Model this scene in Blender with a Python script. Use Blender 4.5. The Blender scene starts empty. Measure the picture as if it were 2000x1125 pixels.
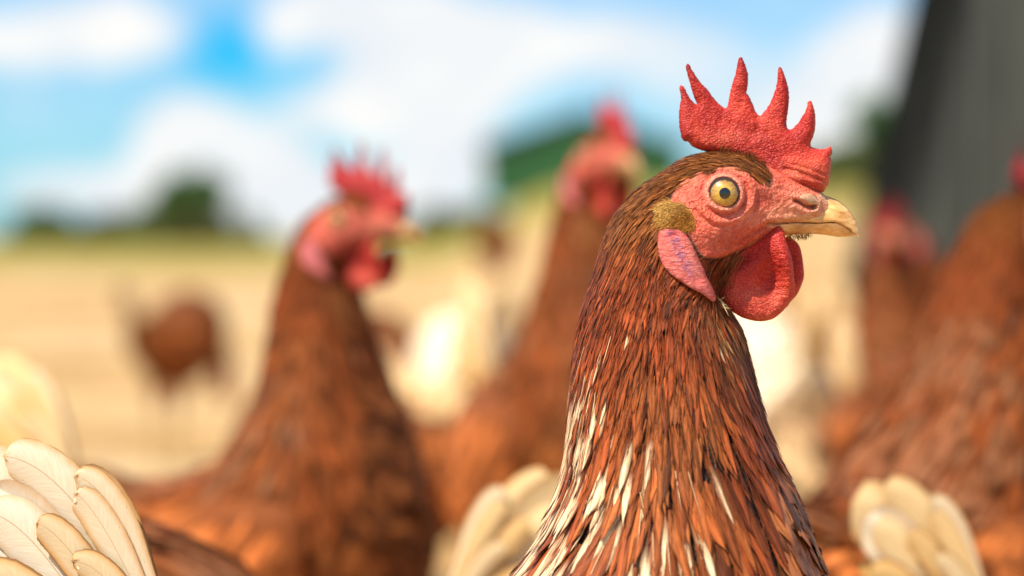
import bpy, math, random
import numpy as np
from mathutils import Vector, noise
from mathutils.bvhtree import BVHTree
from mathutils.geometry import delaunay_2d_cdt

rng = np.random.default_rng(7)
random.seed(7)
scene = bpy.context.scene

# ------------------------------------------------------------------ camera, light, exposure
EYE = 0.42                    # camera height above the ground (m)
FPX = 4722.0                  # 85 mm lens on a 36 mm sensor, 2000 px wide
D0 = 0.756                    # distance of the front hen
S = D0 / FPX                  # one photo pixel at the front hen, in metres
HORIZON = 460.0
cam_d = bpy.data.cameras.new('camera')
cam = bpy.data.objects.new('camera', cam_d)
scene.collection.objects.link(cam)
cam.location = (0, 0, EYE)
cam.rotation_euler = (math.radians(90), 0, 0)
cam_d.lens = 85
cam_d.sensor_width = 36
cam_d.shift_y = -(562.5 - HORIZON) / 2000.0
cam_d.clip_start = 0.05
cam_d.clip_end = 3000
cam_d.dof.use_dof = True
cam_d.dof.focus_distance = D0 - 0.014
cam_d.dof.aperture_fstop = 5.6
cam_d.dof.aperture_blades = 0
scene.camera = cam

SUN_DIR = Vector((-0.50, -0.42, 1.0)).normalized()
sun_d = bpy.data.lights.new('sun', 'SUN')
sun_d.energy = 5.0
sun_d.angle = math.radians(0.7)
sun_d.color = (1.0, 0.90, 0.72)
sun = bpy.data.objects.new('sun', sun_d)
scene.collection.objects.link(sun)
sun.rotation_euler = SUN_DIR.to_track_quat('Z', 'Y').to_euler()
sun.location = (-5, -5, 8)

vs = scene.view_settings
vs.view_transform = 'Standard'
vs.look = 'None'
vs.gamma = 1
vs.exposure = 0.6
vs.use_curve_mapping = False
scene.cycles.use_denoising = True
scene.cycles.max_bounces = 6
scene.cycles.diffuse_bounces = 3
scene.cycles.glossy_bounces = 2


def lin(r, g, b):
    f = lambda c: (c / 255 / 12.92) if c / 255 <= 0.04045 else ((c / 255 + 0.055) / 1.055) ** 2.4
    return (f(r), f(g), f(b), 1)


def build_world():
    w = bpy.data.worlds.new('World')
    scene.world = w
    w.use_nodes = True
    nt = w.node_tree
    N, L = nt.nodes, nt.links
    N.clear()
    out = N.new('ShaderNodeOutputWorld')
    bg = N.new('ShaderNodeBackground')
    bg.inputs['Strength'].default_value = 0.084
    L.new(bg.outputs[0], out.inputs[0])
    sky = N.new('ShaderNodeTexSky')
    sky.sky_type = 'NISHITA'
    sky.sun_disc = False
    sky.sun_elevation = math.asin(SUN_DIR.z)
    sky.sun_rotation = math.atan2(SUN_DIR.x, SUN_DIR.y)
    sky.air_density = 1.0
    sky.dust_density = 0.3
    sky.ozone_density = 3.0
    hs = N.new('ShaderNodeHueSaturation')
    hs.inputs['Saturation'].default_value = 1.25
    hs.inputs['Value'].default_value = 1.0
    hs.inputs['Hue'].default_value = 0.5
    gr = N.new('ShaderNodeMix')
    gr.data_type = 'RGBA'
    gr.blend_type = 'MULTIPLY'
    gr.inputs['Factor'].default_value = 1.0
    L.new(sky.outputs[0], gr.inputs['A'])
    gr.inputs['B'].default_value = (0.22, 0.82, 1.22, 1)      # the photo's cyan grade
    L.new(gr.outputs['Result'], hs.inputs['Color'])
    tc = N.new('ShaderNodeTexCoord')

    def m(op, a, b=None, clamp=False):
        n = N.new('ShaderNodeMath')
        n.operation = op
        n.use_clamp = clamp
        for i, v in enumerate((a, b)):
            if v is None:
                continue
            if isinstance(v, (int, float)):
                n.inputs[i].default_value = v
            else:
                L.new(v, n.inputs[i])
        return n.outputs[0]

    sep = N.new('ShaderNodeSeparateXYZ')
    L.new(tc.outputs['Generated'], sep.inputs[0])
    az = m('ARCTAN2', sep.outputs[0], sep.outputs[1])
    el = m('ARCSINE', sep.outputs[2])
    nz = N.new('ShaderNodeTexNoise')
    nz.inputs['Scale'].default_value = 26
    nz.inputs['Detail'].default_value = 4
    L.new(tc.outputs['Generated'], nz.inputs['Vector'])
    wob = m('MULTIPLY', m('SUBTRACT', nz.outputs[0], 0.5), 0.035)
    # cumulus banks: azimuth / elevation given through the photo's pixels
    blobs = [(60, 80, 260, 95, 1), (270, 50, 110, 75, .9), (600, 25, 110, 62, 1), (800, 60, 190, 130, 1.2),
             (870, 170, 150, 95, 1.1), (660, 215, 150, 55, .75), (375, 245, 115, 75, 1), (470, 330, 170, 95, 1),
             (150, 380, 290, 85, .9), (860, 350, 140, 110, 1), (560, 420, 200, 90, .9), (1640, 330, 180, 160, 1.1),
             (1720, 110, 130, 150, .9), (1450, 300, 230, 120, .55), (1080, 60, 160, 70, .45), (1300, 110, 330, 130, .75), (60, 225, 170, 55, .5)]
    acc = None
    for (px, py, rx, ry, st) in blobs:
        a0, e0 = (px - 1000) / FPX, (HORIZON - py) / FPX
        dx = m('DIVIDE', m('SUBTRACT', m('ADD', az, wob), a0), rx / FPX)
        dy = m('DIVIDE', m('SUBTRACT', m('ADD', el, m('MULTIPLY', wob, 0.6)), e0), ry / FPX)
        r2 = m('ADD', m('MULTIPLY', dx, dx), m('MULTIPLY', dy, dy))
        g = m('MULTIPLY', m('POWER', 2.718, m('MULTIPLY', r2, -1.1)), st)
        acc = g if acc is None else m('ADD', acc, g)
    inview = m('MULTIPLY', m('SUBTRACT', acc, 0.28), 1.7, True)
    # elsewhere: the same kind of broken cumulus from noise
    mp = N.new('ShaderNodeMapping')
    mp.inputs['Scale'].default_value = (2.2, 2.2, 5.5)
    L.new(tc.outputs['Generated'], mp.inputs[0])
    n2 = N.new('ShaderNodeTexNoise')
    n2.inputs['Scale'].default_value = 1.6
    n2.inputs['Detail'].default_value = 7
    n2.inputs['Roughness'].default_value = 0.55
    L.new(mp.outputs[0], n2.inputs['Vector'])
    cl2 = m('MULTIPLY', m('SUBTRACT', n2.outputs[0], 0.54), 7, True)
    off = m('SQRT', m('ADD', m('MULTIPLY', az, az), m('MULTIPLY', el, el)))
    outw = m('MULTIPLY', m('SUBTRACT', off, 0.24), 8, True)
    mask = m('MAXIMUM', m('MULTIPLY', inview, m('SUBTRACT', 1.0, outw)), m('MULTIPLY', cl2, outw))
    # a thin veil of high cloud, open around one clear patch
    hx = m('DIVIDE', m('SUBTRACT', m('ADD', az, wob), (470 - 1000) / FPX), 120 / FPX)
    hy = m('DIVIDE', m('SUBTRACT', el, (HORIZON - 105) / FPX), 75 / FPX)
    hole = m('POWER', 2.718, m('MULTIPLY', m('ADD', m('MULTIPLY', hx, hx), m('MULTIPLY', hy, hy)), -0.8))
    mask = m('MAXIMUM', mask, m('MULTIPLY', 0.42, m('SUBTRACT', 1.0, hole)))
    # whitening towards the horizon
    hz = m('MULTIPLY', m('POWER', 2.718, m('MULTIPLY', m('ABSOLUTE', el), -34)), 0.5)
    mask = m('MAXIMUM', mask, hz)
    cc = N.new('ShaderNodeMix')
    cc.data_type = 'RGBA'
    L.new(nz.outputs[0], cc.inputs['Factor'])
    cc.inputs['A'].default_value = (5.2, 6.0, 7.0, 1)
    cc.inputs['B'].default_value = (9.4, 8.9, 8.1, 1)
    mx = N.new('ShaderNodeMix')
    mx.data_type = 'RGBA'
    L.new(mask, mx.inputs['Factor'])
    L.new(hs.outputs[0], mx.inputs['A'])
    L.new(cc.outputs['Result'], mx.inputs['B'])
    L.new(mx.outputs['Result'], bg.inputs['Color'])


build_world()

# ------------------------------------------------------------------ helpers
COL = scene.collection


def link(o, parent=None):
    COL.objects.link(o)
    if parent is not None:
        o.parent = parent
    return o


def meta(o, label=None, cat=None, group=None, kind=None):
    if label:
        o['label'] = label
    if cat:
        o['category'] = cat
    if group:
        o['group'] = group
    if kind:
        o['kind'] = kind
    return o


def mesh_np(name, V, F, mat=None, col=None, uv=None, smooth=True, attrs=None):
    """V (n,3) float, F list/array of faces, col (n,3) point colours, uv (n,2) per vertex"""
    me = bpy.data.meshes.new(name)
    V = np.asarray(V, dtype=np.float32)
    if isinstance(F, np.ndarray):
        k = F.shape[1]
        me.vertices.add(len(V))
        me.vertices.foreach_set('co', V.ravel())
        me.loops.add(F.size)
        me.loops.foreach_set('vertex_index', F.ravel().astype(np.int32))
        me.polygons.add(len(F))
        me.polygons.foreach_set('loop_start', np.arange(0, F.size, k, dtype=np.int32))
        me.polygons.foreach_set('loop_total', np.full(len(F), k, dtype=np.int32))
        me.update(calc_edges=True)
    else:
        me.from_pydata([tuple(v) for v in V], [], F)
    if smooth:
        me.polygons.foreach_set('use_smooth', [True] * len(me.polygons))
    if col is not None:
        a = me.color_attributes.new('tint', 'FLOAT_COLOR', 'POINT')
        c = np.ones((len(V), 4), np.float32)
        c[:, :3] = col
        a.data.foreach_set('color', c.ravel())
    if attrs:
        for k_, v_ in attrs.items():
            a = me.attributes.new(k_, 'FLOAT', 'POINT')
            a.data.foreach_set('value', np.asarray(v_, np.float32))
    if uv is not None:
        u = me.uv_layers.new(name='uv')
        li = np.empty(len(me.loops), np.int32)
        me.loops.foreach_get('vertex_index', li)
        u.data.foreach_set('uv', np.asarray(uv, np.float32)[li].ravel())
    if mat:
        me.materials.append(mat)
    me.update()
    return me


def obj(name, me, parent=None, loc=None):
    o = bpy.data.objects.new(name, me)
    link(o, parent)
    if loc is not None:
        o.location = loc
    return o


def empty(name, loc=(0, 0, 0), rz=0.0, sc=1.0):
    o = bpy.data.objects.new(name, None)
    o.empty_display_size = 0.05
    link(o)
    o.location = loc
    o.rotation_euler = (0, 0, rz)
    o.scale = (sc, sc, sc)
    return o


# ---------------- node material helper
class Mat:
    def __init__(self, name):
        self.m = bpy.data.materials.new(name)
        self.m.use_nodes = True
        self.N, self.L = self.m.node_tree.nodes, self.m.node_tree.links
        self.b = self.N['Principled BSDF']

    def set(self, **k):
        for a, v in k.items():
            s = self.b.inputs[a.replace('_', ' ')]
            if isinstance(v, bpy.types.NodeSocket):
                self.L.new(v, s)
            else:
                s.default_value = v
        return self

    def n(self, t, **k):
        x = self.N.new('ShaderNode' + t)
        for a, v in k.items():
            if isinstance(v, bpy.types.NodeSocket):
                self.L.new(v, x.inputs[a])
            elif a in x.inputs.keys():
                x.inputs[a].default_value = v
            else:
                setattr(x, a, v)
        return x

    def math(self, op, a, b=None, c=None, clamp=False):
        x = self.N.new('ShaderNodeMath')
        x.operation = op
        x.use_clamp = clamp
        for i, v in enumerate((a, b, c)):
            if v is None:
                continue
            if isinstance(v, (int, float)):
                x.inputs[i].default_value = v
            else:
                self.L.new(v, x.inputs[i])
        return x.outputs[0]

    def mix(self, f, a, b, mode='MIX'):
        x = self.N.new('ShaderNodeMix')
        x.data_type = 'RGBA'
        x.blend_type = mode
        for nm, v in (('Factor', f), ('A', a), ('B', b)):
            s = [i for i in x.inputs if i.name == nm and (i.type == ('VALUE' if nm == 'Factor' else 'RGBA'))][0]
            if isinstance(v, bpy.types.NodeSocket):
                self.L.new(v, s)
            else:
                s.default_value = v
        return [o for o in x.outputs if o.type == 'RGBA'][0]

    def noise(self, scale, detail=3, rough=0.5, vec=None, dist=0.0):
        x = self.N.new('ShaderNodeTexNoise')
        x.inputs['Scale'].default_value = scale
        x.inputs['Detail'].default_value = detail
        x.inputs['Roughness'].default_value = rough
        x.inputs['Distortion'].default_value = dist
        if vec is None:
            vec = self.obj()
        self.L.new(vec, x.inputs['Vector'])
        return x.outputs[0]

    def obj(self):
        if not hasattr(self, '_tc'):
            self._tc = self.N.new('ShaderNodeTexCoord')
        return self._tc.outputs['Object']

    def voro(self, scale, vec=None, feature='F1'):
        x = self.N.new('ShaderNodeTexVoronoi')
        x.feature = feature
        x.inputs['Scale'].default_value = scale
        self.L.new(vec or self.obj(), x.inputs['Vector'])
        return x.outputs['Distance']

    def ramp(self, f, stops):
        x = self.N.new('ShaderNodeValToRGB')
        e = x.color_ramp.elements
        while len(e) < len(stops):
            e.new(0.5)
        for i, (p, c) in enumerate(stops):
            e[i].position = p
            e[i].color = c if len(c) == 4 else (*c, 1)
        self.L.new(f, x.inputs[0])
        return x.outputs[0]

    def bump(self, h, strength=0.5, dist=0.001):
        x = self.N.new('ShaderNodeBump')
        x.inputs['Strength'].default_value = strength
        x.inputs['Distance'].default_value = dist
        self.L.new(h, x.inputs['Height'])
        self.L.new(x.outputs[0], self.b.inputs['Normal'])
        return x

    def attr(self, name, out='Color'):
        x = self.N.new('ShaderNodeAttribute')
        x.attribute_name = name
        return x.outputs[out]


def sss(M, w=0.25, scale=0.0015):
    M.set(Subsurface_Weight=w, Subsurface_Radius=(1.0, 0.28, 0.18), Subsurface_Scale=scale)


def make_mats():
    R = {}
    # --- bare skin of the head (pigment from the vertex tint)
    M = Mat('face_skin')
    t = M.attr('tint')
    n1 = M.noise(1500, 4, 0.6)
    v = M.voro(1050)
    n3 = M.noise(420, 5, 0.6, dist=1.5)
    c = M.mix(M.math('MULTIPLY', v, 0.34, clamp=True), t, (0.92, 0.36, 0.23, 1), 'MIX')
    c = M.mix(M.math('MULTIPLY', M.math('SUBTRACT', n3, 0.42), 3.0, clamp=True), M.mix(1.0, c, (0.80, 0.50, 0.48, 1), 'MULTIPLY'), c)
    fa = M.attr('feathered', 'Fac')
    c = M.mix(fa, c, t)
    M.set(Base_Color=c, Roughness=M.math('ADD', 0.36, M.math('MULTIPLY', n1, 0.22)), Specular_IOR_Level=0.45)
    h = M.math('ADD', M.math('MULTIPLY', v, 0.8), M.math('ADD', M.math('MULTIPLY', n3, 1.6), M.math('MULTIPLY', n1, 0.5)))
    M.bump(h, 1.0, 0.0006)
    sss(M, 0.2, 0.0012)
    R['face'] = M.m
    # --- comb and wattles: pebbled red
    for nm, base, deep in (('comb_skin', (0.74, 0.080, 0.040, 1), (0.46, 0.022, 0.018, 1)),
                           ('wattle_skin', (0.76, 0.100, 0.055, 1), (0.52, 0.030, 0.024, 1))):
        M = Mat(nm)
        w = M.noise(300, 3, 0.5)
        vec = M.n('VectorMath', operation='ADD')
        M.L.new(M.obj(), vec.inputs[0])
        sc = M.n('VectorMath', operation='SCALE')
        cx = M.N.new('ShaderNodeTexNoise')
        cx.inputs['Scale'].default_value = 500
        M.L.new(M.obj(), cx.inputs['Vector'])
        M.L.new(cx.outputs['Color'], sc.inputs[0])
        sc.inputs['Scale'].default_value = 0.0012
        M.L.new(sc.outputs[0], vec.inputs[1])
        mp = M.n('Mapping')
        mp.inputs['Scale'].default_value = (1.0, 1.0, 1.35)
        M.L.new(vec.outputs[0], mp.inputs['Vector'])
        v = M.voro(1250, mp.outputs[0])
        v2 = M.voro(1900, mp.outputs[0])
        big = M.noise(110, 3, 0.5)
        c = M.mix(M.math('MULTIPLY', M.math('SUBTRACT', big, 0.36), 2.6, clamp=True), deep, base)
        c = M.mix(M.math('SUBTRACT', 1.0, M.math('MULTIPLY', v, 1.5), clamp=True), M.mix(1.0, c, (0.74, 0.58, 0.58, 1), 'MULTIPLY'), c)
        c = M.mix(M.math('MULTIPLY', M.math('SUBTRACT', 0.30, v), 1.2, clamp=True), c, (0.95, 0.30, 0.22, 1))
        M.set(Base_Color=M.mix(1.0, c, M.attr('tint'), 'MULTIPLY'), Roughness=0.5, Specular_IOR_Level=0.3)
        h = M.math('ADD', M.math('MULTIPLY', v, -1.0), M.math('MULTIPLY', v2, -0.35))
        M.bump(M.math('ADD', h, M.math('MULTIPLY', w, 0.8)), 0.7, 0.00045)
        sss(M, 0.22, 0.0015)
        R[nm] = M.m
    # --- ear lobe: pink, folded, with a violet hollow
    M = Mat('ear_lobe_skin')
    t = M.attr('tint')
    mp = M.n('Mapping')
    mp.inputs['Scale'].default_value = (1, 1, 3.2)
    mp.inputs['Rotation'].default_value = (0, math.radians(-24), 0)
    M.L.new(M.obj(), mp.inputs['Vector'])
    n = M.noise(330, 5, 0.6, mp.outputs[0], 0.8)
    c = M.mix(M.math('MULTIPLY', M.math('SUBTRACT', n, 0.38), 3.2, clamp=True), M.mix(1.0, t, (0.75, 0.42, 0.5, 1), 'MULTIPLY'), t)
    M.set(Base_Color=c, Roughness=0.4)
    M.bump(n, 1.0, 0.002)
    sss(M, 0.2, 0.001)
    R['lobe'] = M.m
    # --- horn
    M = Mat('beak_horn')
    mp = M.n('Mapping')
    mp.inputs['Scale'].default_value = (1, 1, 3)
    M.L.new(M.obj(), mp.inputs['Vector'])
    n = M.noise(190, 4, 0.55, mp.outputs[0], 0.6)
    n2 = M.noise(1300, 3, 0.5, mp.outputs[0])
    c = M.ramp(n, [(0.26, (0.42, 0.20, 0.07)), (0.44, (0.74, 0.43, 0.17)), (0.60, (0.88, 0.62, 0.32)), (0.8, (0.92, 0.74, 0.48))])
    c = M.mix(1.0, c, M.mix(1.0, M.attr('tint'), (1.0, 0.88, 0.66, 1), 'MULTIPLY'), 'MULTIPLY')
    M.set(Base_Color=c, Roughness=M.math('ADD', 0.22, M.math('MULTIPLY', n2, 0.2)), Specular_IOR_Level=0.5)
    M.bump(n2, 0.35, 0.0002)
    sss(M, 0.1, 0.001)
    R['horn'] = M.m
    # --- feathers
    for nm, rough in (('plumage', 0.38), ('flock_plumage', 0.6), ('down', 0.65)):
        M = Mat(nm)
        t = M.attr('tint')
        uv = M.n('UVMap', uv_map='uv')
        sp = M.n('SeparateXYZ')
        M.L.new(uv.outputs[0], sp.inputs[0])
        au = M.math('ABSOLUTE', M.math('SUBTRACT', sp.outputs[0], 0.5))
        b = M.math('SUBTRACT', sp.outputs[1], M.math('MULTIPLY', au, 2.2))
        cb = M.n('CombineXYZ')
        M.L.new(M.math('MULTIPLY', b, 9.0), cb.inputs[0])
        M.L.new(M.math('MULTIPLY', sp.outputs[0], 2.2), cb.inputs[1])
        nz = M.noise(1.0, 3, 0.6, cb.outputs[0])
        cb2 = M.n('CombineXYZ')
        M.L.new(M.math('MULTIPLY', sp.outputs[1], 0.8), cb2.inputs[0])
        M.L.new(M.math('MULTIPLY', sp.outputs[0], 7.0), cb2.inputs[1])
        nz2 = M.noise(1.0, 2, 0.6, cb2.outputs[0])
        f = M.math('ADD', M.math('MULTIPLY', nz, 0.45), M.math('MULTIPLY', nz2, 1.35))
        c = M.mix(M.math('MULTIPLY', M.math('SUBTRACT', f, 0.66), 2.4, clamp=True), M.mix(1.0, t, (0.74, 0.62, 0.53, 1), 'MULTIPLY'), M.mix(1.0, t, (1.25, 1.22, 1.2, 1), 'MULTIPLY'))
        M.set(Base_Color=t if nm == 'down' else c, Roughness=rough, Specular_IOR_Level=0.20 if nm == 'plumage' else 0.08)
        M.bump(f, 0.7, 0.0004)
        R[nm] = M.m
    # --- tail feathers, cream with tan margin and brown shaft
    M = Mat('tail_feather')
    uv = M.n('UVMap', uv_map='uv')
    sp = M.n('SeparateXYZ')
    M.L.new(uv.outputs[0], sp.inputs[0])
    u = M.math('MULTIPLY', M.math('SUBTRACT', sp.outputs[0], 0.5), 2.0)
    au = M.math('ABSOLUTE', u)
    vv = sp.outputs[1]
    info = M.n('ObjectInfo')
    nn = M.noise(160, 4, 0.6)
    bars = M.n('CombineXYZ')
    M.L.new(M.math('MULTIPLY', M.math('ADD', vv, M.math('MULTIPLY', au, -0.16)), 95.0), bars.inputs[0])
    M.L.new(M.math('MULTIPLY', u, 1.6), bars.inputs[1])
    barb = M.noise(1.0, 3, 0.6, bars.outputs[0])
    edge = M.math('MULTIPLY', M.attr('margin', 'Fac'), M.math('MAXIMUM', M.math('POWER', au, 3.2), M.math('MULTIPLY', M.math('SUBTRACT', vv, 0.94), 15.0)))
    edge = M.math('MULTIPLY', edge, M.math('GREATER_THAN', vv, 0.02))
    e = M.math('ADD', edge, M.math('MULTIPLY', M.math('SUBTRACT', nn, 0.5), 0.7))
    tan = M.math('MULTIPLY', M.math('SUBTRACT', e, 0.22), 1.2, clamp=True)
    dark = M.math('MULTIPLY', M.math('SUBTRACT', e, 1.05), 2.2, clamp=True)
    t = M.attr('tint')
    body = M.mix(M.math('MULTIPLY', M.math('SUBTRACT', barb, 0.36), 2.4, clamp=True), M.mix(1.0, t, (0.84, 0.79, 0.72, 1), 'MULTIPLY'), t)
    c = M.mix(M.math('MULTIPLY', tan, 0.85), body, (0.62, 0.32, 0.10, 1))
    c = M.mix(M.math('MULTIPLY', dark, 0.8), c, (0.16, 0.07, 0.02, 1))
    shaft = M.math('MULTIPLY', M.math('SUBTRACT', 0.028, M.math('ABSOLUTE', M.math('SUBTRACT', u, 0.0))), 60, clamp=True)
    c = M.mix(M.math('MULTIPLY', shaft, 0.6), c, (0.42, 0.22, 0.07, 1))
    sl = M.n('CombineXYZ')
    M.L.new(M.math('MULTIPLY', M.math('ADD', vv, M.math('MULTIPLY', au, -0.13)), 30.0), sl.inputs[0])
    M.L.new(M.math('MULTIPLY', u, 6.0), sl.inputs[1])
    speck = M.noise(1.0, 2, 0.5, sl.outputs[0])
    sm = M.math('MULTIPLY', M.math('SUBTRACT', speck, 0.70), 10, clamp=True)
    c = M.mix(M.math('MULTIPLY', sm, 0.75), c, (0.12, 0.08, 0.05, 1))
    M.set(Base_Color=c, Roughness=0.5, Specular_IOR_Level=0.35)
    M.bump(M.math('ADD', M.math('MULTIPLY', barb, 0.8), shaft), 0.3, 0.0002)
    R['tail'] = M.m
    # --- eye
    M = Mat('eye_white')
    M.set(Base_Color=(0.03, 0.015, 0.01, 1), Roughness=0.15)
    R['eyeball'] = M.m
    M = Mat('iris_gold')
    uv = M.n('UVMap', uv_map='uv')
    sp = M.n('SeparateXYZ')
    M.L.new(uv.outputs[0], sp.inputs[0])
    cb = M.n('CombineXYZ')
    M.L.new(M.math('MULTIPLY', sp.outputs[0], 34.0), cb.inputs[0])
    M.L.new(M.math('MULTIPLY', sp.outputs[1], 2.5), cb.inputs[1])
    n = M.noise(1.0, 4, 0.6, cb.outputs[0])
    n2 = M.noise(900, 3, 0.6)
    rr = M.math('ADD', sp.outputs[1], M.math('MULTIPLY', M.math('SUBTRACT', n2, 0.5), 0.35))
    c = M.ramp(rr, [(0.36, (0.72, 0.47, 0.055)), (0.5, (0.78, 0.53, 0.08)), (0.72, (0.62, 0.37, 0.065)), (0.92, (0.50, 0.28, 0.05)), (1.0, (0.06, 0.03, 0.008))])
    c = M.mix(M.math('MULTIPLY', M.math('SUBTRACT', n, 0.40), 3, clamp=True), M.mix(1.0, c, (0.6, 0.5, 0.4, 1), 'MULTIPLY'), c)
    M.set(Base_Color=c, Roughness=0.35, Coat_Weight=1.0, Coat_Roughness=0.03)
    R['iris'] = M.m
    M = Mat('pupil_black')
    M.set(Base_Color=(0.002, 0.002, 0.003, 1), Roughness=0.06, Coat_Weight=1.0, Coat_Roughness=0.02)
    R['pupil'] = M.m
    M = Mat('nostril_flap')
    n = M.noise(900, 4, 0.6)
    c = M.ramp(n, [(0.3, (0.36, 0.18, 0.10)), (0.6, (0.55, 0.32, 0.19)), (0.8, (0.66, 0.44, 0.28))])
    M.set(Base_Color=c, Roughness=0.4)
    M.bump(n, 0.4, 0.0002)
    R['nostril'] = M.m
    M = Mat('leg_scales')
    v = M.voro(330)
    c = M.ramp(v, [(0.0, (0.62, 0.40, 0.12)), (0.7, (0.30, 0.17, 0.05))])
    M.set(Base_Color=c, Roughness=0.5)
    M.bump(v, 0.6, 0.0008)
    R['leg'] = M.m
    # --- surroundings
    M = Mat('sandy_ground')
    geo = M.n('NewGeometry')
    P = geo.outputs['Position']
    n1 = M.noise(0.9, 6, 0.6, P)
    n2 = M.noise(38, 6, 0.7, P)
    n3 = M.noise(0.22, 4, 0.5, P)
    c = M.ramp(n1, [(0.38, (0.50, 0.28, 0.09)), (0.50, (0.70, 0.47, 0.21)), (0.60, (0.80, 0.62, 0.38))])
    c = M.mix(M.math('MULTIPLY', M.math('SUBTRACT', n2, 0.42), 2.0, clamp=True), M.mix(1.0, c, (0.62, 0.56, 0.48, 1), 'MULTIPLY'), c)
    sp = M.n('SeparateXYZ')
    M.L.new(P, sp.inputs[0])
    g = M.math('ADD', sp.outputs[1], M.math('MULTIPLY', M.math('SUBTRACT', n3, 0.5), 26))
    gf = M.math('MULTIPLY', M.math('SUBTRACT', g, 20), 0.05, clamp=True)
    gc = M.ramp(n1, [(0.3, (0.16, 0.15, 0.010)), (0.7, (0.30, 0.23, 0.025))])
    c = M.mix(gf, c, gc)
    M.set(Base_Color=c, Roughness=0.95)
    M.bump(n2, 0.6, 0.02)
    R['ground'] = M.m
    M = Mat('straw')
    M.set(Base_Color=M.ramp(M.n('ObjectInfo').outputs['Random'], [(0, (0.5, 0.35, 0.14)), (1, (0.7, 0.52, 0.26))]), Roughness=0.8)
    R['straw'] = M.m
    M = Mat('leaves')
    oi = M.attr('tint')
    M.set(Base_Color=oi, Roughness=0.6)
    R['leaves'] = M.m
    M = Mat('bark')
    n = M.noise(8, 5, 0.6)
    M.set(Base_Color=M.ramp(n, [(0.3, (0.05, 0.035, 0.02)), (0.7, (0.16, 0.11, 0.07))]), Roughness=0.9)
    R['bark'] = M.m
    M = Mat('green_cladding')
    n = M.noise(1.5, 4, 0.6)
    M.set(Base_Color=M.ramp(n, [(0.3, (0.016, 0.085, 0.022)), (0.7, (0.030, 0.125, 0.032))]), Roughness=0.55)
    R['green'] = M.m
    M = Mat('dark_roof')
    n = M.noise(3, 4, 0.6)
    M.set(Base_Color=M.ramp(n, [(0.3, (0.025, 0.05, 0.05)), (0.7, (0.05, 0.08, 0.08))]), Roughness=0.7)
    R['roof'] = M.m
    M = Mat('black_membrane')
    n = M.noise(7, 4, 0.6)
    M.set(Base_Color=M.ramp(n, [(0.3, (0.004, 0.005, 0.005)), (0.7, (0.012, 0.014, 0.014))]), Roughness=0.85, Specular_IOR_Level=0.15)
    R['black'] = M.m
    M = Mat('grey_sheet_metal')
    mp = M.n('Mapping')
    mp.inputs['Scale'].default_value = (6, 6, 0.7)
    M.L.new(M.obj(), mp.inputs['Vector'])
    n = M.noise(2.5, 5, 0.65, mp.outputs[0])
    rnd = M.n('ObjectInfo').outputs['Random']
    c = M.ramp(n, [(0.3, (0.036, 0.045, 0.040)), (0.7, (0.11, 0.125, 0.108))])
    c = M.mix(1.0, c, M.ramp(rnd, [(0.0, (0.12, 0.12, 0.12)), (0.3, (0.45, 0.42, 0.40)), (1.0, (1.35, 1.30, 1.25))]), 'MULTIPLY')
    M.set(Base_Color=c, Roughness=0.5)
    R['sheet'] = M.m
    return R


MT = make_mats()

# ------------------------------------------------------------------ ground
def smooth(a, b, x):
    t = np.clip((x - a) / (b - a), 0, 1)
    return t * t * (3 - 2 * t)


def ground_z(x, y):
    x = np.asarray(x, float)
    y = np.asarray(y, float)
    yy = np.clip(y - 3.5, 0, 110)
    t = smooth(-0.35, 0.35, (x - (0.0 - 0.006 * yy)) / (0.9 + 0.085 * yy))
    return 0.0275 * yy * t * smooth(0, 3, yy)


def build_ground():
    ys = np.concatenate([np.linspace(-30, 0, 12)[:-1], np.linspace(0, 12, 70)[:-1], np.geomspace(12, 1500, 120)])
    us = np.linspace(-1, 1, 141)
    us = np.sign(us) * np.abs(us) ** 1.6
    X = us[None, :] * (40 + 1.2 * np.clip(ys, 0, None))[:, None]
    Y = np.repeat(ys[:, None], len(us), 1)
    Z = ground_z(X, Y)
    nz = np.array([noise.noise(Vector((a * 2.1, b * 2.1, 0))) for a, b in zip(X.ravel(), Y.ravel())]).reshape(X.shape)
    Z = Z + nz * 0.008 * (Y < 20)
    V = np.stack([X, Y, Z], -1).reshape(-1, 3)
    r, c = X.shape
    idx = np.arange(r * c).reshape(r, c)
    F = np.stack([idx[:-1, :-1], idx[:-1, 1:], idx[1:, 1:], idx[1:, :-1]], -1).reshape(-1, 4)
    o = obj('ground', mesh_np('ground', V, F, MT['ground']))
    meta(o, 'pale sandy poultry yard turning to green grass at the horizon', kind='structure')
    # scattered straw
    n = 2600
    x = rng.uniform(-2.5, 3.2, n)
    y = rng.uniform(0.3, 10, n)
    a = rng.uniform(0, math.tau, n)
    L = rng.uniform(0.01, 0.045, n)
    w = 0.0014
    z = ground_z(x, y) + 0.010
    dx, dy = np.cos(a) * L, np.sin(a) * L
    px, py = -np.sin(a) * w, np.cos(a) * w
    V = np.stack([np.stack([x - px, y - py, z], 1), np.stack([x + px, y + py, z], 1),
                  np.stack([x + dx + px, y + dy + py, z + 0.004], 1), np.stack([x + dx - px, y + dy - py, z + 0.004], 1),
                  np.stack([x + dx / 2, y + dy / 2, z - 0.004], 1)], 1).reshape(-1, 3)
    b = np.arange(n)[:, None] * 5
    F = np.concatenate([b + [0, 1, 2], b + [0, 2, 3], b + [0, 4, 3], b + [1, 4, 2]], 0)
    o = obj('straw', mesh_np('straw', V, F, MT['straw'], smooth=False))
    meta(o, 'loose straw bits lying on the sandy yard', 'straw', kind='stuff')


build_ground()

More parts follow.
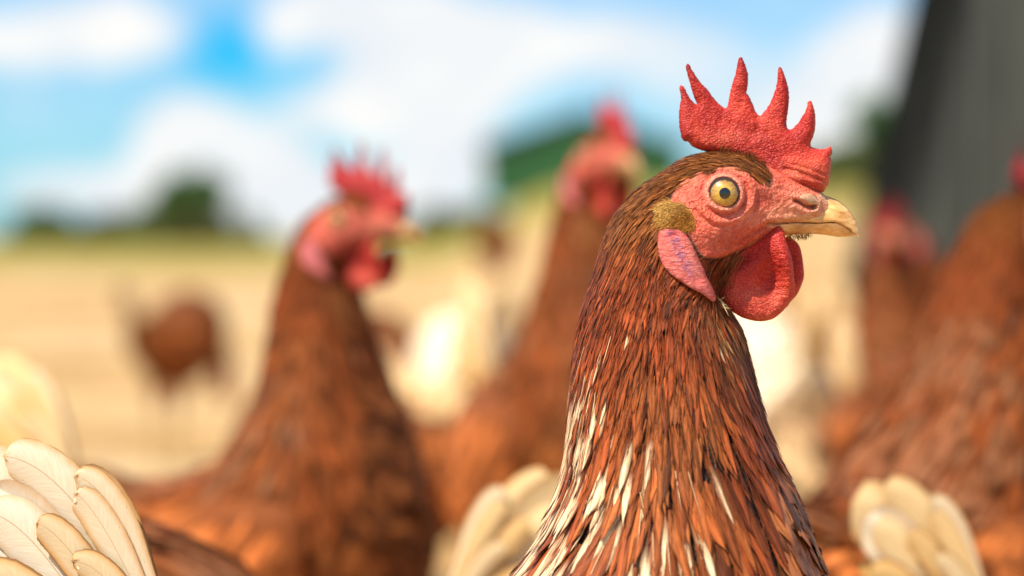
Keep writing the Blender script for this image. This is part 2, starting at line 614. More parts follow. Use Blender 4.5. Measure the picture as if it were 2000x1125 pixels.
# ------------------------------------------------------------------ trees, sheds
def box(V, F, x0, x1, y0, y1, z0, z1):
    b = len(V)
    V += [(x0, y0, z0), (x1, y0, z0), (x1, y1, z0), (x0, y1, z0), (x0, y0, z1), (x1, y0, z1), (x1, y1, z1), (x0, y1, z1)]
    F += [(b, b + 3, b + 2, b + 1), (b + 4, b + 5, b + 6, b + 7), (b, b + 1, b + 5, b + 4), (b + 1, b + 2, b + 6, b + 5),
          (b + 2, b + 3, b + 7, b + 6), (b + 3, b, b + 4, b + 7)]


def prism(V, F, poly, y0, y1):
    """poly: list of (x,z), extruded along y"""
    b, n = len(V), len(poly)
    V += [(x, y0, z) for x, z in poly] + [(x, y1, z) for x, z in poly]
    F += [tuple(b + i for i in range(n)), tuple(b + n + i for i in reversed(range(n)))]
    F += [(b + i, b + n + i, b + n + (i + 1) % n, b + (i + 1) % n) for i in range(n)]


def tube(pts, rad, k=10):
    pts = [Vector(p) for p in pts]
    V, F = [], []
    for i, p in enumerate(pts):
        d = (pts[min(i + 1, len(pts) - 1)] - pts[max(i - 1, 0)]).normalized()
        a = d.orthogonal().normalized()
        if abs(d.z) < 0.9:
            a = Vector((0, 0, 1)).cross(d).normalized()
        b = d.cross(a)
        for j in range(k):
            t = math.tau * j / k
            V.append(p + (a * math.cos(t) + b * math.sin(t)) * rad[i])
    for i in range(len(pts) - 1):
        for j in range(k):
            F.append((i * k + j, i * k + (j + 1) % k, (i + 1) * k + (j + 1) % k, (i + 1) * k + j))
    F.append(tuple(reversed(range(k))))
    F.append(tuple(range((len(pts) - 1) * k, len(pts) * k)))
    return V, F


def merge(*parts):
    V, F = [], []
    for v, f in parts:
        b = len(V)
        V += list(v)
        F += [tuple(b + i for i in t) for t in f]
    return V, F


def tree(name, x, y, h, rx, rz, label, cols, n=5200, group=None, low=0.25):
    t = empty(name, (x, y, float(ground_z(x, y)) - 0.05))
    meta(t, label, 'tree' if 'tree' in name else 'hedge', group)
    limbs = [tube([(0, 0, 0), (0.02 * h, 0, h * .3), (0, 0.02 * h, h * .6), (0.02 * h, 0, h * .85)], [h * .035, h * .028, h * .018, h * .005])]
    for i in range(6):
        a = i * 1.05 + random.random()
        z = h * (0.28 + 0.08 * i)
        limbs.append(tube([(0, 0, z), (math.cos(a) * rx * .35, math.sin(a) * rx * .35, z + h * .12), (math.cos(a) * rx * .7, math.sin(a) * rx * .7, z + h * .2)], [h * .016, h * .01, h * .003], 6))
    V, F = merge(*limbs)
    obj('trunk', mesh_np('trunk', V, F, MT['bark']), t)
    # leaf clumps
    k = 34
    cc = rng.normal(size=(k, 3))
    cc /= np.linalg.norm(cc, axis=1)[:, None]
    cc *= rng.uniform(0.25, 0.86, (k, 1)) ** 0.6
    cen = cc * np.array([rx, rx, rz]) + np.array([0, 0, h - rz])
    cen[:, 2] = np.maximum(cen[:, 2], h * low)
    cr = rng.uniform(0.18, 0.36, k) * rx
    which = rng.integers(0, k, n)
    d = rng.normal(size=(n, 3))
    d /= np.linalg.norm(d, axis=1)[:, None]
    P = cen[which] + d * (cr[which] * rng.uniform(0.6, 1.05, n))[:, None]
    P[:, 2] = np.maximum(P[:, 2], 0.05)
    sz = rx * 0.085
    A = rng.normal(size=(n, 3))
    A /= np.linalg.norm(A, axis=1)[:, None]
    B = np.cross(A, rng.normal(size=(n, 3)))
    B /= np.linalg.norm(B, axis=1)[:, None]
    V = np.stack([P - A * sz, P + B * sz * .6, P + A * sz, P - B * sz * .6], 1).reshape(-1, 3)
    F = np.arange(n * 4).reshape(n, 4)
    tone = rng.uniform(0.55, 1.4, k)[which] * rng.uniform(0.7, 1.3, n)
    c0, c1 = np.array(cols[0]), np.array(cols[1])
    mixv = rng.uniform(0, 1, k)[which][:, None]
    C = (c0 * (1 - mixv) + c1 * mixv) * tone[:, None]
    obj('crown', mesh_np('crown', V, F, MT['leaves'], col=np.repeat(C, 4, 0), smooth=False), t)
    return t


def PX(px, d):
    return (px - 1000) / FPX * d


DG = ((0.016, 0.085, 0.004), (0.036, 0.135, 0.007))
OG = ((0.07, 0.10, 0.010), (0.13, 0.14, 0.018))
g = 'trees along the far edge of the field'
tree('tree', PX(372, 120), 120, 3.7, 2.2, 1.9, 'rounded dark green tree on the horizon, taller of the two at the left', DG, group=g)
tree('tree', PX(88, 128), 128, 1.9, 2.0, 1.0, 'small dark green tree on the horizon at the far left edge', DG, group=g)
tree('tree', PX(1740, 60), 60, 2.5, 1.0, 1.0, 'low dark bush-like tree beside the black edge of the henhouse', DG, group=g)
tree('hedge', PX(330, 105), 105, 0.95, 3.9, 0.8, 'olive green hedge mound at the foot of the taller left tree', OG, 7000, group='hedges on the horizon', low=0.05)
tree('hedge', PX(70, 105), 105, 0.55, 1.8, 0.6, 'low olive hedge mound under the small tree at the far left', OG, 5000, group='hedges on the horizon', low=0.05)
tree('hedge', PX(900, 85), 85, 0.8, 1.9, 0.7, 'low green hedge running up to the left corner of the green shed', OG, 5000, group='hedges on the horizon', low=0.05)
tree('hedge', PX(1660, 70), 70, 0.8, 2.6, 0.7, 'olive hedge behind the hens left of the dark henhouse', OG, 5000, group='hedges on the horizon', low=0.05)


def green_shed():
    d = 82.0
    x0, x1 = PX(948, d), PX(1335, d)
    zb = float(ground_z((x0 + x1) / 2, d)) - 0.5
    ze = EYE + (HORIZON - 292) / FPX * d
    za = EYE + (HORIZON - 226) / FPX * d
    xm = PX(1140, d)
    t = empty('green_shed', (xm, d, zb))
    meta(t, 'green clad farm shed with a low pitched dark roof behind the hens', 'shed')
    n = 18
    def top(x):
        return ze + (za - ze) * (1 - abs(x - xm) / ((xm - x0) if x < xm else (x1 - xm)))
    for i in range(n):
        a, b = x0 + (x1 - x0) * i / n, x0 + (x1 - x0) * (i + 1) / n - 0.03
        V, F = [], []
        pts = [(a - xm, 0), (b - xm, 0), (b - xm, top(b) - zb)]
        if a < xm < b:
            pts.append((0, za - zb))
        pts.append((a - xm, top(a) - zb))
        prism(V, F, pts, -0.04 - (0.02 if i % 2 else 0), 0.02)
        m_ = mesh_np('wall_panel', V, F, MT['green'], smooth=False)
        obj('wall_panel', m_, t)
    V, F = [], []
    prism(V, F, [(x0 - xm, 0), (x1 - xm, 0), (x1 - xm, ze - zb - .02), (0, za - zb - .03), (x0 - xm, ze - zb - .02)], 0.03, 9.0)
    obj('wall', mesh_np('wall', V, F, MT['roof'], smooth=False), t)
    for s in (-1, 1):
        xe = (x0 if s < 0 else x1) - xm
        V, F = [], []
        o_ = 0.16
        prism(V, F, [(xe + s * o_, ze - zb - .05), (0, za - zb + 0.0), (0, za - zb + 0.20), (xe + s * o_, ze - zb + .14)][::s], -0.25, 9.2)
        obj('roof', mesh_np('roof', V, F, MT['roof'], smooth=False), t)
    V, F = [], []
    box(V, F, -0.9, 0.9, -0.12, -0.065, 0.5, 2.0)
    obj('door', mesh_np('door', V, F, MT['green'], smooth=False), t)


green_shed()


def henhouse():
    d = 8.6
    zb = float(ground_z(2.0, d)) - 0.05
    xb, xt = PX(1684, d), PX(1782, d)
    slope = (xt - xb) / ((460 - 40) / FPX * d)
    H = 2.9
    lx = lambda z: xb + slope * (z + zb - EYE - 40 / FPX * d)
    x_r = 4.9
    t = empty('henhouse', (xb, d, zb), math.radians(-13))
    meta(t, 'dark sloping-sided henhouse with grey corrugated sheet end wall at the right edge', 'henhouse')
    Lx = lambda z: lx(z) - xb
    V, F = [], []
    tk = 0.135
    prism(V, F, [(Lx(0), 0), (Lx(0) + tk, 0), (Lx(H) + tk, H), (Lx(H), H)], -0.1, 5.0)
    obj('side_wall', mesh_np('side_wall', V, F, MT['black'], smooth=False), t)
    V, F = [], []
    box(V, F, Lx(H) - 0.05, x_r - xb, -0.2, 5.1, H + 0.003, H + 0.10)
    obj('roof', mesh_np('roof', V, F, MT['black'], smooth=False), t)
    V, F = [], []
    box(V, F, x_r - xb - 0.1, x_r - xb, -0.1, 5.0, 0, H)
    obj('side_wall', mesh_np('side_wall', V, F, MT['black'], smooth=False), t)
    w = 0.118
    i = 0
    x = Lx(0) + tk + 0.003
    while x < x_r - xb - 0.12:
        a, b = x, x + w - 0.012
        def ztop(q):
            return min(H, max(0.0, (q - tk - 0.003 - Lx(0)) / slope))
        V, F = [], []
        za_, zb_ = ztop(a), ztop(b)
        pts = [(a, 0), (b, 0), (b, max(zb_, 0.02))]
        if za_ > 0.02:
            pts.append((a, za_))
        prism(V, F, pts, -0.03 - (0.03 if i % 3 == 0 else 0), 0.0)
        obj('wall_sheet', mesh_np('wall_sheet', V, F, MT['sheet'], smooth=False), t)
        x += w
        i += 1
    V, F = [], []
    prism(V, F, [(Lx(0) + tk + .01, 0), (x_r - xb - .11, 0), (x_r - xb - .11, H - .01), (Lx(H) + tk + .01, H - .01)], 0.01, 0.05)
    obj('wall_backing', mesh_np('wall_backing', V, F, MT['black'], smooth=False), t)


henhouse()

# ================================================================== THE HEN
# modelled in photo pixels at the front hen's distance: x = px, z = -py, y = depth in px (negative towards the camera)
X0, PYG = 950.0, HORIZON + EYE / S          # hen origin (feet) in pixel coordinates


def to_local(P):
    P = np.asarray(P, float)
    return np.stack([(P[:, 0] - X0) * S, P[:, 1] * S, (PYG - P[:, 2]) * S], 1)      # P = (px, ydepth, py)


def catmull(pts, step, closed=True):
    p = np.asarray(pts, float)
    n = len(p)
    out = []
    for i in range(n if closed else n - 1):
        p0, p1, p2, p3 = p[(i - 1) % n], p[i], p[(i + 1) % n], p[(i + 2) % n]
        if not closed:
            p0 = p[max(i - 1, 0)]
            p3 = p[min(i + 2, n - 1)]
        m_ = max(1, int(round(np.linalg.norm(p2 - p1) / (step(p1) if callable(step) else step))))
        for k in range(m_):
            t = k / m_
            out.append(0.5 * ((2 * p1) + (-p0 + p2) * t + (2 * p0 - 5 * p1 + 4 * p2 - p3) * t * t + (-p0 + 3 * p1 - 3 * p2 + p3) * t ** 3))
    if not closed:
        out.append(p[-1])
    return np.array(out)


def seg_dist(P, poly, closed=True):
    A = poly
    B = np.roll(poly, -1, 0) if closed else poly[1:]
    if not closed:
        A = poly[:-1]
    out = np.full(len(P), 1e9)
    for s0 in range(0, len(P), 4000):
        Q = P[s0:s0 + 4000][:, None, :]
        d = (B - A)[None]
        t = np.clip(((Q - A[None]) * d).sum(-1) / np.maximum((d * d).sum(-1), 1e-9), 0, 1)
        out[s0:s0 + 4000] = np.linalg.norm(A[None] + d * t[..., None] - Q, axis=-1).min(1)
    return out


def inside(P, poly):
    x, y = P[:, 0], P[:, 1]
    r = np.zeros(len(P), bool)
    A, B = poly, np.roll(poly, -1, 0)
    for (x1, y1), (x2, y2) in zip(A, B):
        if y1 == y2:
            continue
        c = ((y1 > y) != (y2 > y)) & (x < (x2 - x1) * (y - y1) / (y2 - y1) + x1)
        r ^= c
    return r


def hexgrid(lo, hi, s):
    xs = np.arange(lo[0], hi[0], s)
    ys = np.arange(lo[1], hi[1], s * 0.866)
    X, Y = np.meshgrid(xs, ys)
    X = X + (np.arange(len(ys)) % 2)[:, None] * s * 0.5
    return np.stack([X.ravel(), Y.ravel()], 1)


def triangulate(outline, zones):
    """zones: list of (spacing, mask function or None). returns 2d points, tris, on_boundary"""
    lo, hi = outline.min(0), outline.max(0)
    pts = []
    for sp_, mk in zones:
        G = hexgrid(lo, hi, sp_)
        if mk is not None:
            G = G[mk(G)]
        G = G[inside(G, outline)]
        if len(G):
            G = G[seg_dist(G, outline) > sp_ * 0.55]
        G = G + rng.uniform(-.08, .08, G.shape) * sp_
        pts.append(G)
    G = np.concatenate(pts)
    nb = len(outline)
    allp = np.concatenate([outline, G])
    res = delaunay_2d_cdt([Vector(p) for p in allp], [(i, (i + 1) % nb) for i in range(nb)], [], 1, 1e-4)
    P = np.array([tuple(v) for v in res[0]])
    T = np.array([f for f in res[2] if len(f) == 3])
    # keep only triangles inside the outline
    cen = P[T].mean(1)
    T = T[inside(cen, outline)]
    orig = res[3]
    bnd = np.array([any(i < nb for i in o_) for o_ in orig])
    a = P[T[:, 1]] - P[T[:, 0]]
    b = P[T[:, 2]] - P[T[:, 0]]
    fl = (a[:, 0] * b[:, 1] - a[:, 1] * b[:, 0]) < 0
    T[fl] = T[fl][:, ::-1]
    return P, T, bnd


def lap_smooth(y, T, fixed, it):
    E = np.concatenate([T[:, [0, 1]], T[:, [1, 2]], T[:, [2, 0]]])
    E = np.unique(np.sort(E, 1), axis=0)
    n = len(y)
    deg = np.bincount(E.ravel(), minlength=n).astype(float)
    for _ in range(it):
        s = np.bincount(E[:, 0], y[E[:, 1]], n) + np.bincount(E[:, 1], y[E[:, 0]], n)
        ny = s / np.maximum(deg, 1)
        y = np.where(fixed, y, 0.5 * y + 0.5 * ny)
    return y


def two_sided(P, T, bnd, yfront, yback=None):
    """close a plate: front at y=-yfront, back at +yback, sharing the boundary vertices. returns V(px,y,py), F, source index"""
    if yback is None:
        yback = yfront
    n = len(P)
    ni = ~bnd
    bi = np.full(n, -1)
    bi[ni] = n + np.arange(ni.sum())
    bi[bnd] = np.nonzero(bnd)[0]
    V = np.concatenate([np.stack([P[:, 0], -yfront, P[:, 1]], 1), np.stack([P[ni, 0], yback[ni], P[ni, 1]], 1)])
    F = np.concatenate([T[:, ::-1], bi[T]])
    src = np.concatenate([np.arange(n), np.nonzero(ni)[0]])
    return V, F, src


def fbm(x, y, f, seed=0.0, o=3):
    return np.array([noise.fractal(Vector((a * f, b * f, seed)), 0.9, 2.1, o) for a, b in zip(x, y)])


# ---- body outline (photo pixels)
BODY = [(1622, 396), (1600, 372), (1560, 352), (1520, 332), (1480, 312), (1440, 300), (1400, 298), (1360, 303), (1325, 316),
        (1290, 340), (1250, 366), (1222, 394), (1196, 430), (1176, 480), (1160, 535), (1142, 590), (1130, 640), (1121, 700),
        (1112, 800), (1100, 930), (1068, 1020), (1005, 1125), (930, 1210), (800, 1275), (660, 1300), (520, 1290), (400, 1270),
        (330, 1260), (270, 1300), (262, 1380), (330, 1520), (430, 1700), (560, 1900), (760, 2070), (1000, 2160), (1240, 2150), (1440, 2050),
        (1580, 1880), (1660, 1680), (1690, 1480), (1668, 1300), (1634, 1180), (1602, 1100), (1576, 1015), (1545, 940), (1515, 880), (1492, 815),
        (1474, 745), (1460, 690), (1446, 640), (1424, 600), (1410, 560), (1418, 520), (1450, 492), (1500, 468), (1545, 452),
        (1590, 446), (1625, 440), (1634, 420)]
BODY = np.array(BODY, float)


def solve_poisson(outline, h):
    lo = outline.min(0) - 2 * h
    hi = outline.max(0) + 2 * h
    nx, ny = int((hi[0] - lo[0]) / h) + 1, int((hi[1] - lo[1]) / h) + 1
    u = None
    for lev in (8, 4, 2, 1):
        H = h * lev
        mx, my = int((hi[0] - lo[0]) / H) + 2, int((hi[1] - lo[1]) / H) + 2
        X, Y = np.meshgrid(lo[0] + np.arange(mx) * H, lo[1] + np.arange(my) * H)
        M_ = inside(np.stack([X.ravel(), Y.ravel()], 1), outline).reshape(X.shape)
        M_[0] = M_[-1] = False
        M_[:, 0] = M_[:, -1] = False
        if u is None:
            u = np.zeros(X.shape)
        else:
            iy = np.clip((np.arange(my) / 2), 0, u.shape[0] - 1.001)
            ix = np.clip((np.arange(mx) / 2), 0, u.shape[1] - 1.001)
            y0, x0 = iy.astype(int), ix.astype(int)
            fy, fx = (iy - y0)[:, None], (ix - x0)[None]
            u = (u[y0][:, x0] * (1 - fy) * (1 - fx) + u[y0 + 1][:, x0] * fy * (1 - fx) + u[y0][:, x0 + 1] * (1 - fy) * fx + u[y0 + 1][:, x0 + 1] * fy * fx)
        u = u * M_
        for _ in range({8: 900, 4: 500, 2: 300, 1: 200}[lev]):
            c = np.zeros_like(u)
            c[1:-1, 1:-1] = 0.25 * (u[:-2, 1:-1] + u[2:, 1:-1] + u[1:-1, :-2] + u[1:-1, 2:] + H * H)
            u = c * M_
    return lo, h, u


bo = catmull(BODY, 10)
PLO, PH, PU = solve_poisson(bo, 7.0)


def poisson_at(P):
    q = (P - PLO) / PH
    q[:, 0] = np.clip(q[:, 0], 0, PU.shape[1] - 1.001)
    q[:, 1] = np.clip(q[:, 1], 0, PU.shape[0] - 1.001)
    i = q.astype(int)
    f = q - i
    return (PU[i[:, 1], i[:, 0]] * (1 - f[:, 0]) * (1 - f[:, 1]) + PU[i[:, 1], i[:, 0] + 1] * f[:, 0] * (1 - f[:, 1])
            + PU[i[:, 1] + 1, i[:, 0]] * (1 - f[:, 0]) * f[:, 1] + PU[i[:, 1] + 1, i[:, 0] + 1] * f[:, 0] * f[:, 1])


def persp(px, py, yd):
    """position (px,py) seen in the photo for a point lying yd px nearer/farther"""
    k = 1 + yd * S / D0
    return 1000 + (px - 1000) * k, HORIZON + (py - HORIZON) * k


FC = -80.0          # mean depth of the near cheek
EX, EY = persp(1414, 377, -92)
FACE = np.array([persp(x, y, FC) for x, y in [
    (1308, 394), (1318, 374), (1334, 352), (1356, 338), (1384, 329), (1412, 322), (1440, 325), (1467, 334), (1489, 352), (1503, 366),
    (1512, 350), (1500, 318), (1470, 296), (1560, 270), (1680, 290), (1680, 480), (1560, 470), (1500, 474), (1453, 490), (1426, 499), (1398, 503),
    (1372, 500), (1356, 480), (1342, 458), (1320, 448), (1288, 452), (1294, 438), (1300, 412)]])
FACE = catmull(FACE, 8)


def eye_r(P):
    dx, dy = P[:, 0] - EX, P[:, 1] - EY
    return np.hypot(dx, dy * 1.04), dx, dy


def gauss(P, cx, cy, rx, ry, rot=0.0):
    cx, cy = persp(cx, cy, FC)
    dx, dy = P[:, 0] - cx, P[:, 1] - cy
    c, s = math.cos(rot), math.sin(rot)
    a, b = dx * c + dy * s, -dx * s + dy * c
    return np.exp(-(a / rx) ** 2 - (b / ry) ** 2)


def line_g(P, pts, w):
    q = np.array([persp(x, y, FC) for x, y in pts])
    return np.exp(-(seg_dist(P, catmull(q, 5, False), False) / w) ** 2)


def head_width(P):
    """multiplier of the inflation: a hen's head is flatter than it is high"""
    return 1.0 - 0.04 * smooth(700, 450, P[:, 1])


def head_disp(P, detail=True):
    r, dx, dy = eye_r(P)
    d = 9 * np.exp(-(r / 62) ** 2)
    d = d + 8 * np.exp(-((r - 34) / 5.0) ** 2)
    low = smooth(-30, 30, dy)
    d = d - 5 * np.exp(-((r - 43) / 4) ** 2) + (2 + 3 * low) * np.exp(-((r - 58) / 6) ** 2) - 3 * low * np.exp(-((r - 67) / 4) ** 2)
    d = d - 34 * smooth(27.5, 23.5, r)
    d = d + 7 * gauss(P, 1455, 345, 45, 14, 0.5)                 # brow
    d = d + 8 * gauss(P, 1400, 455, 55, 28)                     # cheek
    d = d - 7 * line_g(P, [(1465, 457), (1480, 452), (1508, 438), (1540, 437), (1600, 437)], 4.0)
    d = d + 4 * line_g(P, [(1470, 446), (1500, 430), (1560, 424), (1600, 414)], 6)
    d = d - 5 * gauss(P, 1500, 395, 26, 16, 0.4)
    d = d + 7 * gauss(P, 1580, 388, 28, 17, 0.2)                 # nostril mound
    d = d - 10 * line_g(P, [(1555, 391), (1566, 396), (1580, 403), (1596, 404)], 4.0)
    d = d + 4 * line_g(P, [(1552, 402), (1575, 413), (1598, 410), (1606, 396), (1604, 384)], 4)
    d = d - 3 * line_g(P, [(1520, 368), (1560, 374), (1600, 372)], 4)
    d = d + 4 * line_g(P, [(1380, 497), (1430, 490), (1470, 470), (1510, 458)], 6)
    if detail:
        w = fbm(P[:, 0], P[:, 1], 0.085, 1.0, 3)
        ang = np.arctan2(dy, dx)
        wr = np.sin(r * 0.62 + 2.2 * np.sin(ang * 3 + 1) + 3.5 * w) * np.exp(-((r - 68) / 34) ** 2)
        mk = inside(P, FACE) * smooth(28, 33, r)
        d = d + mk * (1.5 * w + 0.7 * wr)
        d = d + 0.8 * np.sin(ang * 46) * np.exp(-((r - 34) / 6) ** 2) * mk
    return d


def body_y(P, T=None, bnd=None, detail=True):
    u = np.sqrt(np.maximum(2.0 * poisson_at(P.copy()), 0)) * head_width(P)
    if bnd is not None:
        u = np.where(bnd, 0, u)
        u = lap_smooth(u, T, bnd, 8 if detail else 1)
    hm = smooth(560, 500, P[:, 1]) * smooth(1235, 1275, P[:, 0])
    dd = head_disp(P, detail) * hm
    edge = np.clip(u / 26, 0, 1)
    y = u + dd * edge
    return np.where(bnd, 0, np.maximum(y, 0.5)) if bnd is not None else y


def face_colour(P):
    r, dx, dy = eye_r(P)
    base = np.array([0.72, 0.115, 0.060])
    C = np.tile(base, (len(P), 1))

    def blend(m_, c):
        m_ = np.clip(m_, 0, 1)[:, None]
        C[:] = C * (1 - m_) + np.array(c) * m_
    n = fbm(P[:, 0], P[:, 1], 0.022, 4.0, 4)
    blend(0.5 + 0.9 * n, (0.80, 0.20, 0.105))
    blend(gauss(P, 1540, 415, 60, 22, -0.2) * 0.95, (0.86, 0.42, 0.25))
    blend(gauss(P, 1545, 378, 45, 14, 0.1) * 0.8, (0.84, 0.32, 0.20))
    blend(gauss(P, 1400, 345, 60, 13, -0.15) * 0.75, (0.84, 0.32, 0.19))
    blend(gauss(P, 1487, 384, 20, 22, 0.4) * 0.8, (0.46, 0.045, 0.035))
    blend(gauss(P, 1420, 468, 50, 18, -0.1) * 0.8, (0.55, 0.11, 0.08))
    blend(gauss(P, 1340, 400, 20, 40) * 0.5, (0.80, 0.26, 0.17))
    blend(gauss(P, 1455, 425, 40, 14, -0.1) * 0.5, (0.90, 0.42, 0.30))
    blend(np.exp(-((r - 34) / 6.5) ** 2) * 0.85, (0.88, 0.46, 0.32))
    blend(np.exp(-((r - 27.2) / 2.2) ** 2) * 0.7, (0.82, 0.50, 0.38))
    blend(np.exp(-((r - 43) / 3.2) ** 2) * 0.75, (0.58, 0.07, 0.05))
    blend(smooth(25, 23.5, r), (0.05, 0.02, 0.015))
    blend(line_g(P, [(1440, 478), (1465, 460), (1500, 444)], 4) * 0.7, (0.46, 0.04, 0.03))
    horn = catmull([persp(x, y, -55) for x, y in [(1500, 441), (1535, 426), (1575, 417), (1596, 406), (1600, 390), (1606, 378), (1650, 372), (1650, 445), (1560, 440)]], 8)
    hm = np.where(inside(P, horn), 1.0, 0.0) * 0.5 + 0.5 * np.exp(-(seg_dist(P, horn) / 3) ** 2)
    hm = np.where(inside(P, horn), np.maximum(hm, 0.9), hm)
    blend(hm, (0.80, 0.56, 0.30))
    blend(line_g(P, [(1500, 436), (1540, 437), (1600, 437)], 3) * 0.9, (0.22, 0.08, 0.03))
    blend(line_g(P, [(1552, 402), (1575, 413), (1598, 410), (1606, 396), (1606, 384)], 3) * 0.8, (0.92, 0.62, 0.42))
    blend(line_g(P, [(1557, 391), (1566, 396)], 3.2), (0.01, 0.004, 0.003))
    blend(line_g(P, [(1566, 396), (1580, 403), (1596, 404)], 2.2) * 0.95, (0.06, 0.015, 0.01))
    return C


def build_body(fine):
    if fine:
        st = lambda p: 4 if (p[1] < 560 and p[0] > 1240) else (10 if p[1] < 1200 else 30)
        zones = [(3.0, lambda G: (G[:, 1] < 520) & (G[:, 0] > 1262)),
                 (9.0, lambda G: (G[:, 1] < 1200) & ~((G[:, 1] < 523) & (G[:, 0] > 1258))),
                 (32.0, lambda G: G[:, 1] > 1210)]
    else:
        st = lambda p: 14 if p[1] < 600 else 40
        zones = [(14.0, lambda G: (G[:, 1] < 560) & (G[:, 0] > 1240)),
                 (30.0, lambda G: (G[:, 1] < 1200) & ~((G[:, 1] < 570) & (G[:, 0] > 1228))),
                 (50.0, lambda G: G[:, 1] > 1220)]
    o_ = catmull(BODY, st)
    P, T, bnd = triangulate(o_, zones)
    y = body_y(P, T, bnd, fine)
    V, F, src = two_sided(P, T, bnd, y)
    ins = inside(P, FACE)
    dist = seg_dist(P, FACE)
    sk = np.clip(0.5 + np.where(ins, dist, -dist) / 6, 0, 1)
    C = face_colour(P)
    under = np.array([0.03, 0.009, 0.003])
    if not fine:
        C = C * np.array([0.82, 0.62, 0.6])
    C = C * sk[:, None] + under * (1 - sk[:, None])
    # the skin lies a little under the feathers
    fn = np.cross(V[F[:, 1]] - V[F[:, 0]], V[F[:, 2]] - V[F[:, 0]])
    vn = np.zeros_like(V)
    for k in range(3):
        for a in range(3):
            vn[:, a] += np.bincount(F[:, k], fn[:, a], len(V))
    vn /= np.maximum(np.linalg.norm(vn, axis=1), 1e-6)[:, None]
    if (vn * (V - V.mean(0))).sum() < 0:
        vn = -vn
    deep = np.interp(V[:, 2], [300, 420, 700, 1100], [1.0, 2.0, 4, 6]) if fine else 4.0
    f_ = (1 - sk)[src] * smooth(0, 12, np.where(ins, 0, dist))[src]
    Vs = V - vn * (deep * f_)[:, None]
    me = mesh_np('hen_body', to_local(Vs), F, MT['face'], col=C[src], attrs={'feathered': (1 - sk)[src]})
    return me, V, F


# ---------------------------------------------------------------- plate-like parts
def plate(name, outline, spacing, thick, rad, mat, yoff=0.0, disp=None, tint=None, smooth_it=6, back_scale=1.0):
    o_ = outline
    P, T, bnd = triangulate(o_, [(spacing, None)])
    d = seg_dist(P, o_)
    R = rad(P) if callable(rad) else rad
    th = thick(P) if callable(thick) else thick
    k = np.clip(d / R, 0, 1)
    y = th * np.sqrt(np.clip(1 - (1 - k) ** 2, 0, 1))
    y = np.where(bnd, 0, np.maximum(y, 0.2))
    y = lap_smooth(y, T, bnd, smooth_it)
    V, F, src = two_sided(P, T, bnd, y, y * back_scale)
    Q = P[src]
    V[:, 1] += (yoff(Q) if callable(yoff) else yoff)
    if disp is not None:
        V[:, 1] += disp(Q)
    C = tint(Q) if tint is not None else np.ones((len(Q), 3))
    return mesh_np(name, to_local(V), F, MT[mat], col=C)


def crop1(l):
    return [(1150 + x * .2756, 80 + y * .2756) for x, y in l]


def crop2(l):
    return [(1150 + x * .2756, 330 + y * .2756) for x, y in l]


COMB = crop1([(800, 775), (740, 750), (700, 712), (668, 705), (650, 650), (640, 590), (640, 500), (650, 430), (655, 400), (645, 350),
              (642, 325), (655, 312), (670, 318), (690, 355), (715, 400), (745, 435), (768, 452), (755, 420), (738, 370), (720, 310),
              (705, 260), (695, 220), (686, 180), (692, 165), (703, 160), (715, 168), (725, 195), (745, 225), (770, 262), (800, 300),
              (840, 340), (880, 395), (920, 440), (950, 465), (966, 476), (980, 470), (990, 440), (1000, 380), (1015, 320), (1030, 270),
              (1045, 215), (1055, 160), (1065, 122), (1077, 110), (1090, 118), (1102, 145), (1118, 190), (1130, 240), (1130, 290),
              (1125, 330), (1120, 365), (1135, 390), (1155, 425), (1170, 465), (1185, 500), (1200, 522), (1215, 528), (1235, 512),
              (1260, 480), (1285, 440), (1305, 395), (1322, 345), (1335, 290), (1340, 240), (1340, 200), (1348, 184), (1360, 186),
              (1372, 205), (1390, 250), (1405, 300), (1415, 350), (1419, 400), (1415, 460), (1408, 520), (1400, 580), (1405, 615),
              (1420, 628), (1440, 622), (1465, 600), (1495, 560), (1520, 520), (1540, 480), (1550, 440), (1562, 422), (1575, 430),
              (1590, 470), (1602, 520), (1605, 580), (1600, 640), (1585, 690), (1570, 730), (1580, 752), (1620, 762), (1660, 765),
              (1690, 758), (1710, 745), (1718, 760), (1722, 800), (1712, 815), (1718, 850), (1715, 900), (1708, 960), (1700, 1010),
              (1685, 1040), (1665, 1068), (1600, 1085), (1500, 1100), (1400, 1100), (1310, 1050), (1250, 980), (1160, 900), (1060, 840),
              (950, 805), (870, 790)])
COMB = np.array(COMB)


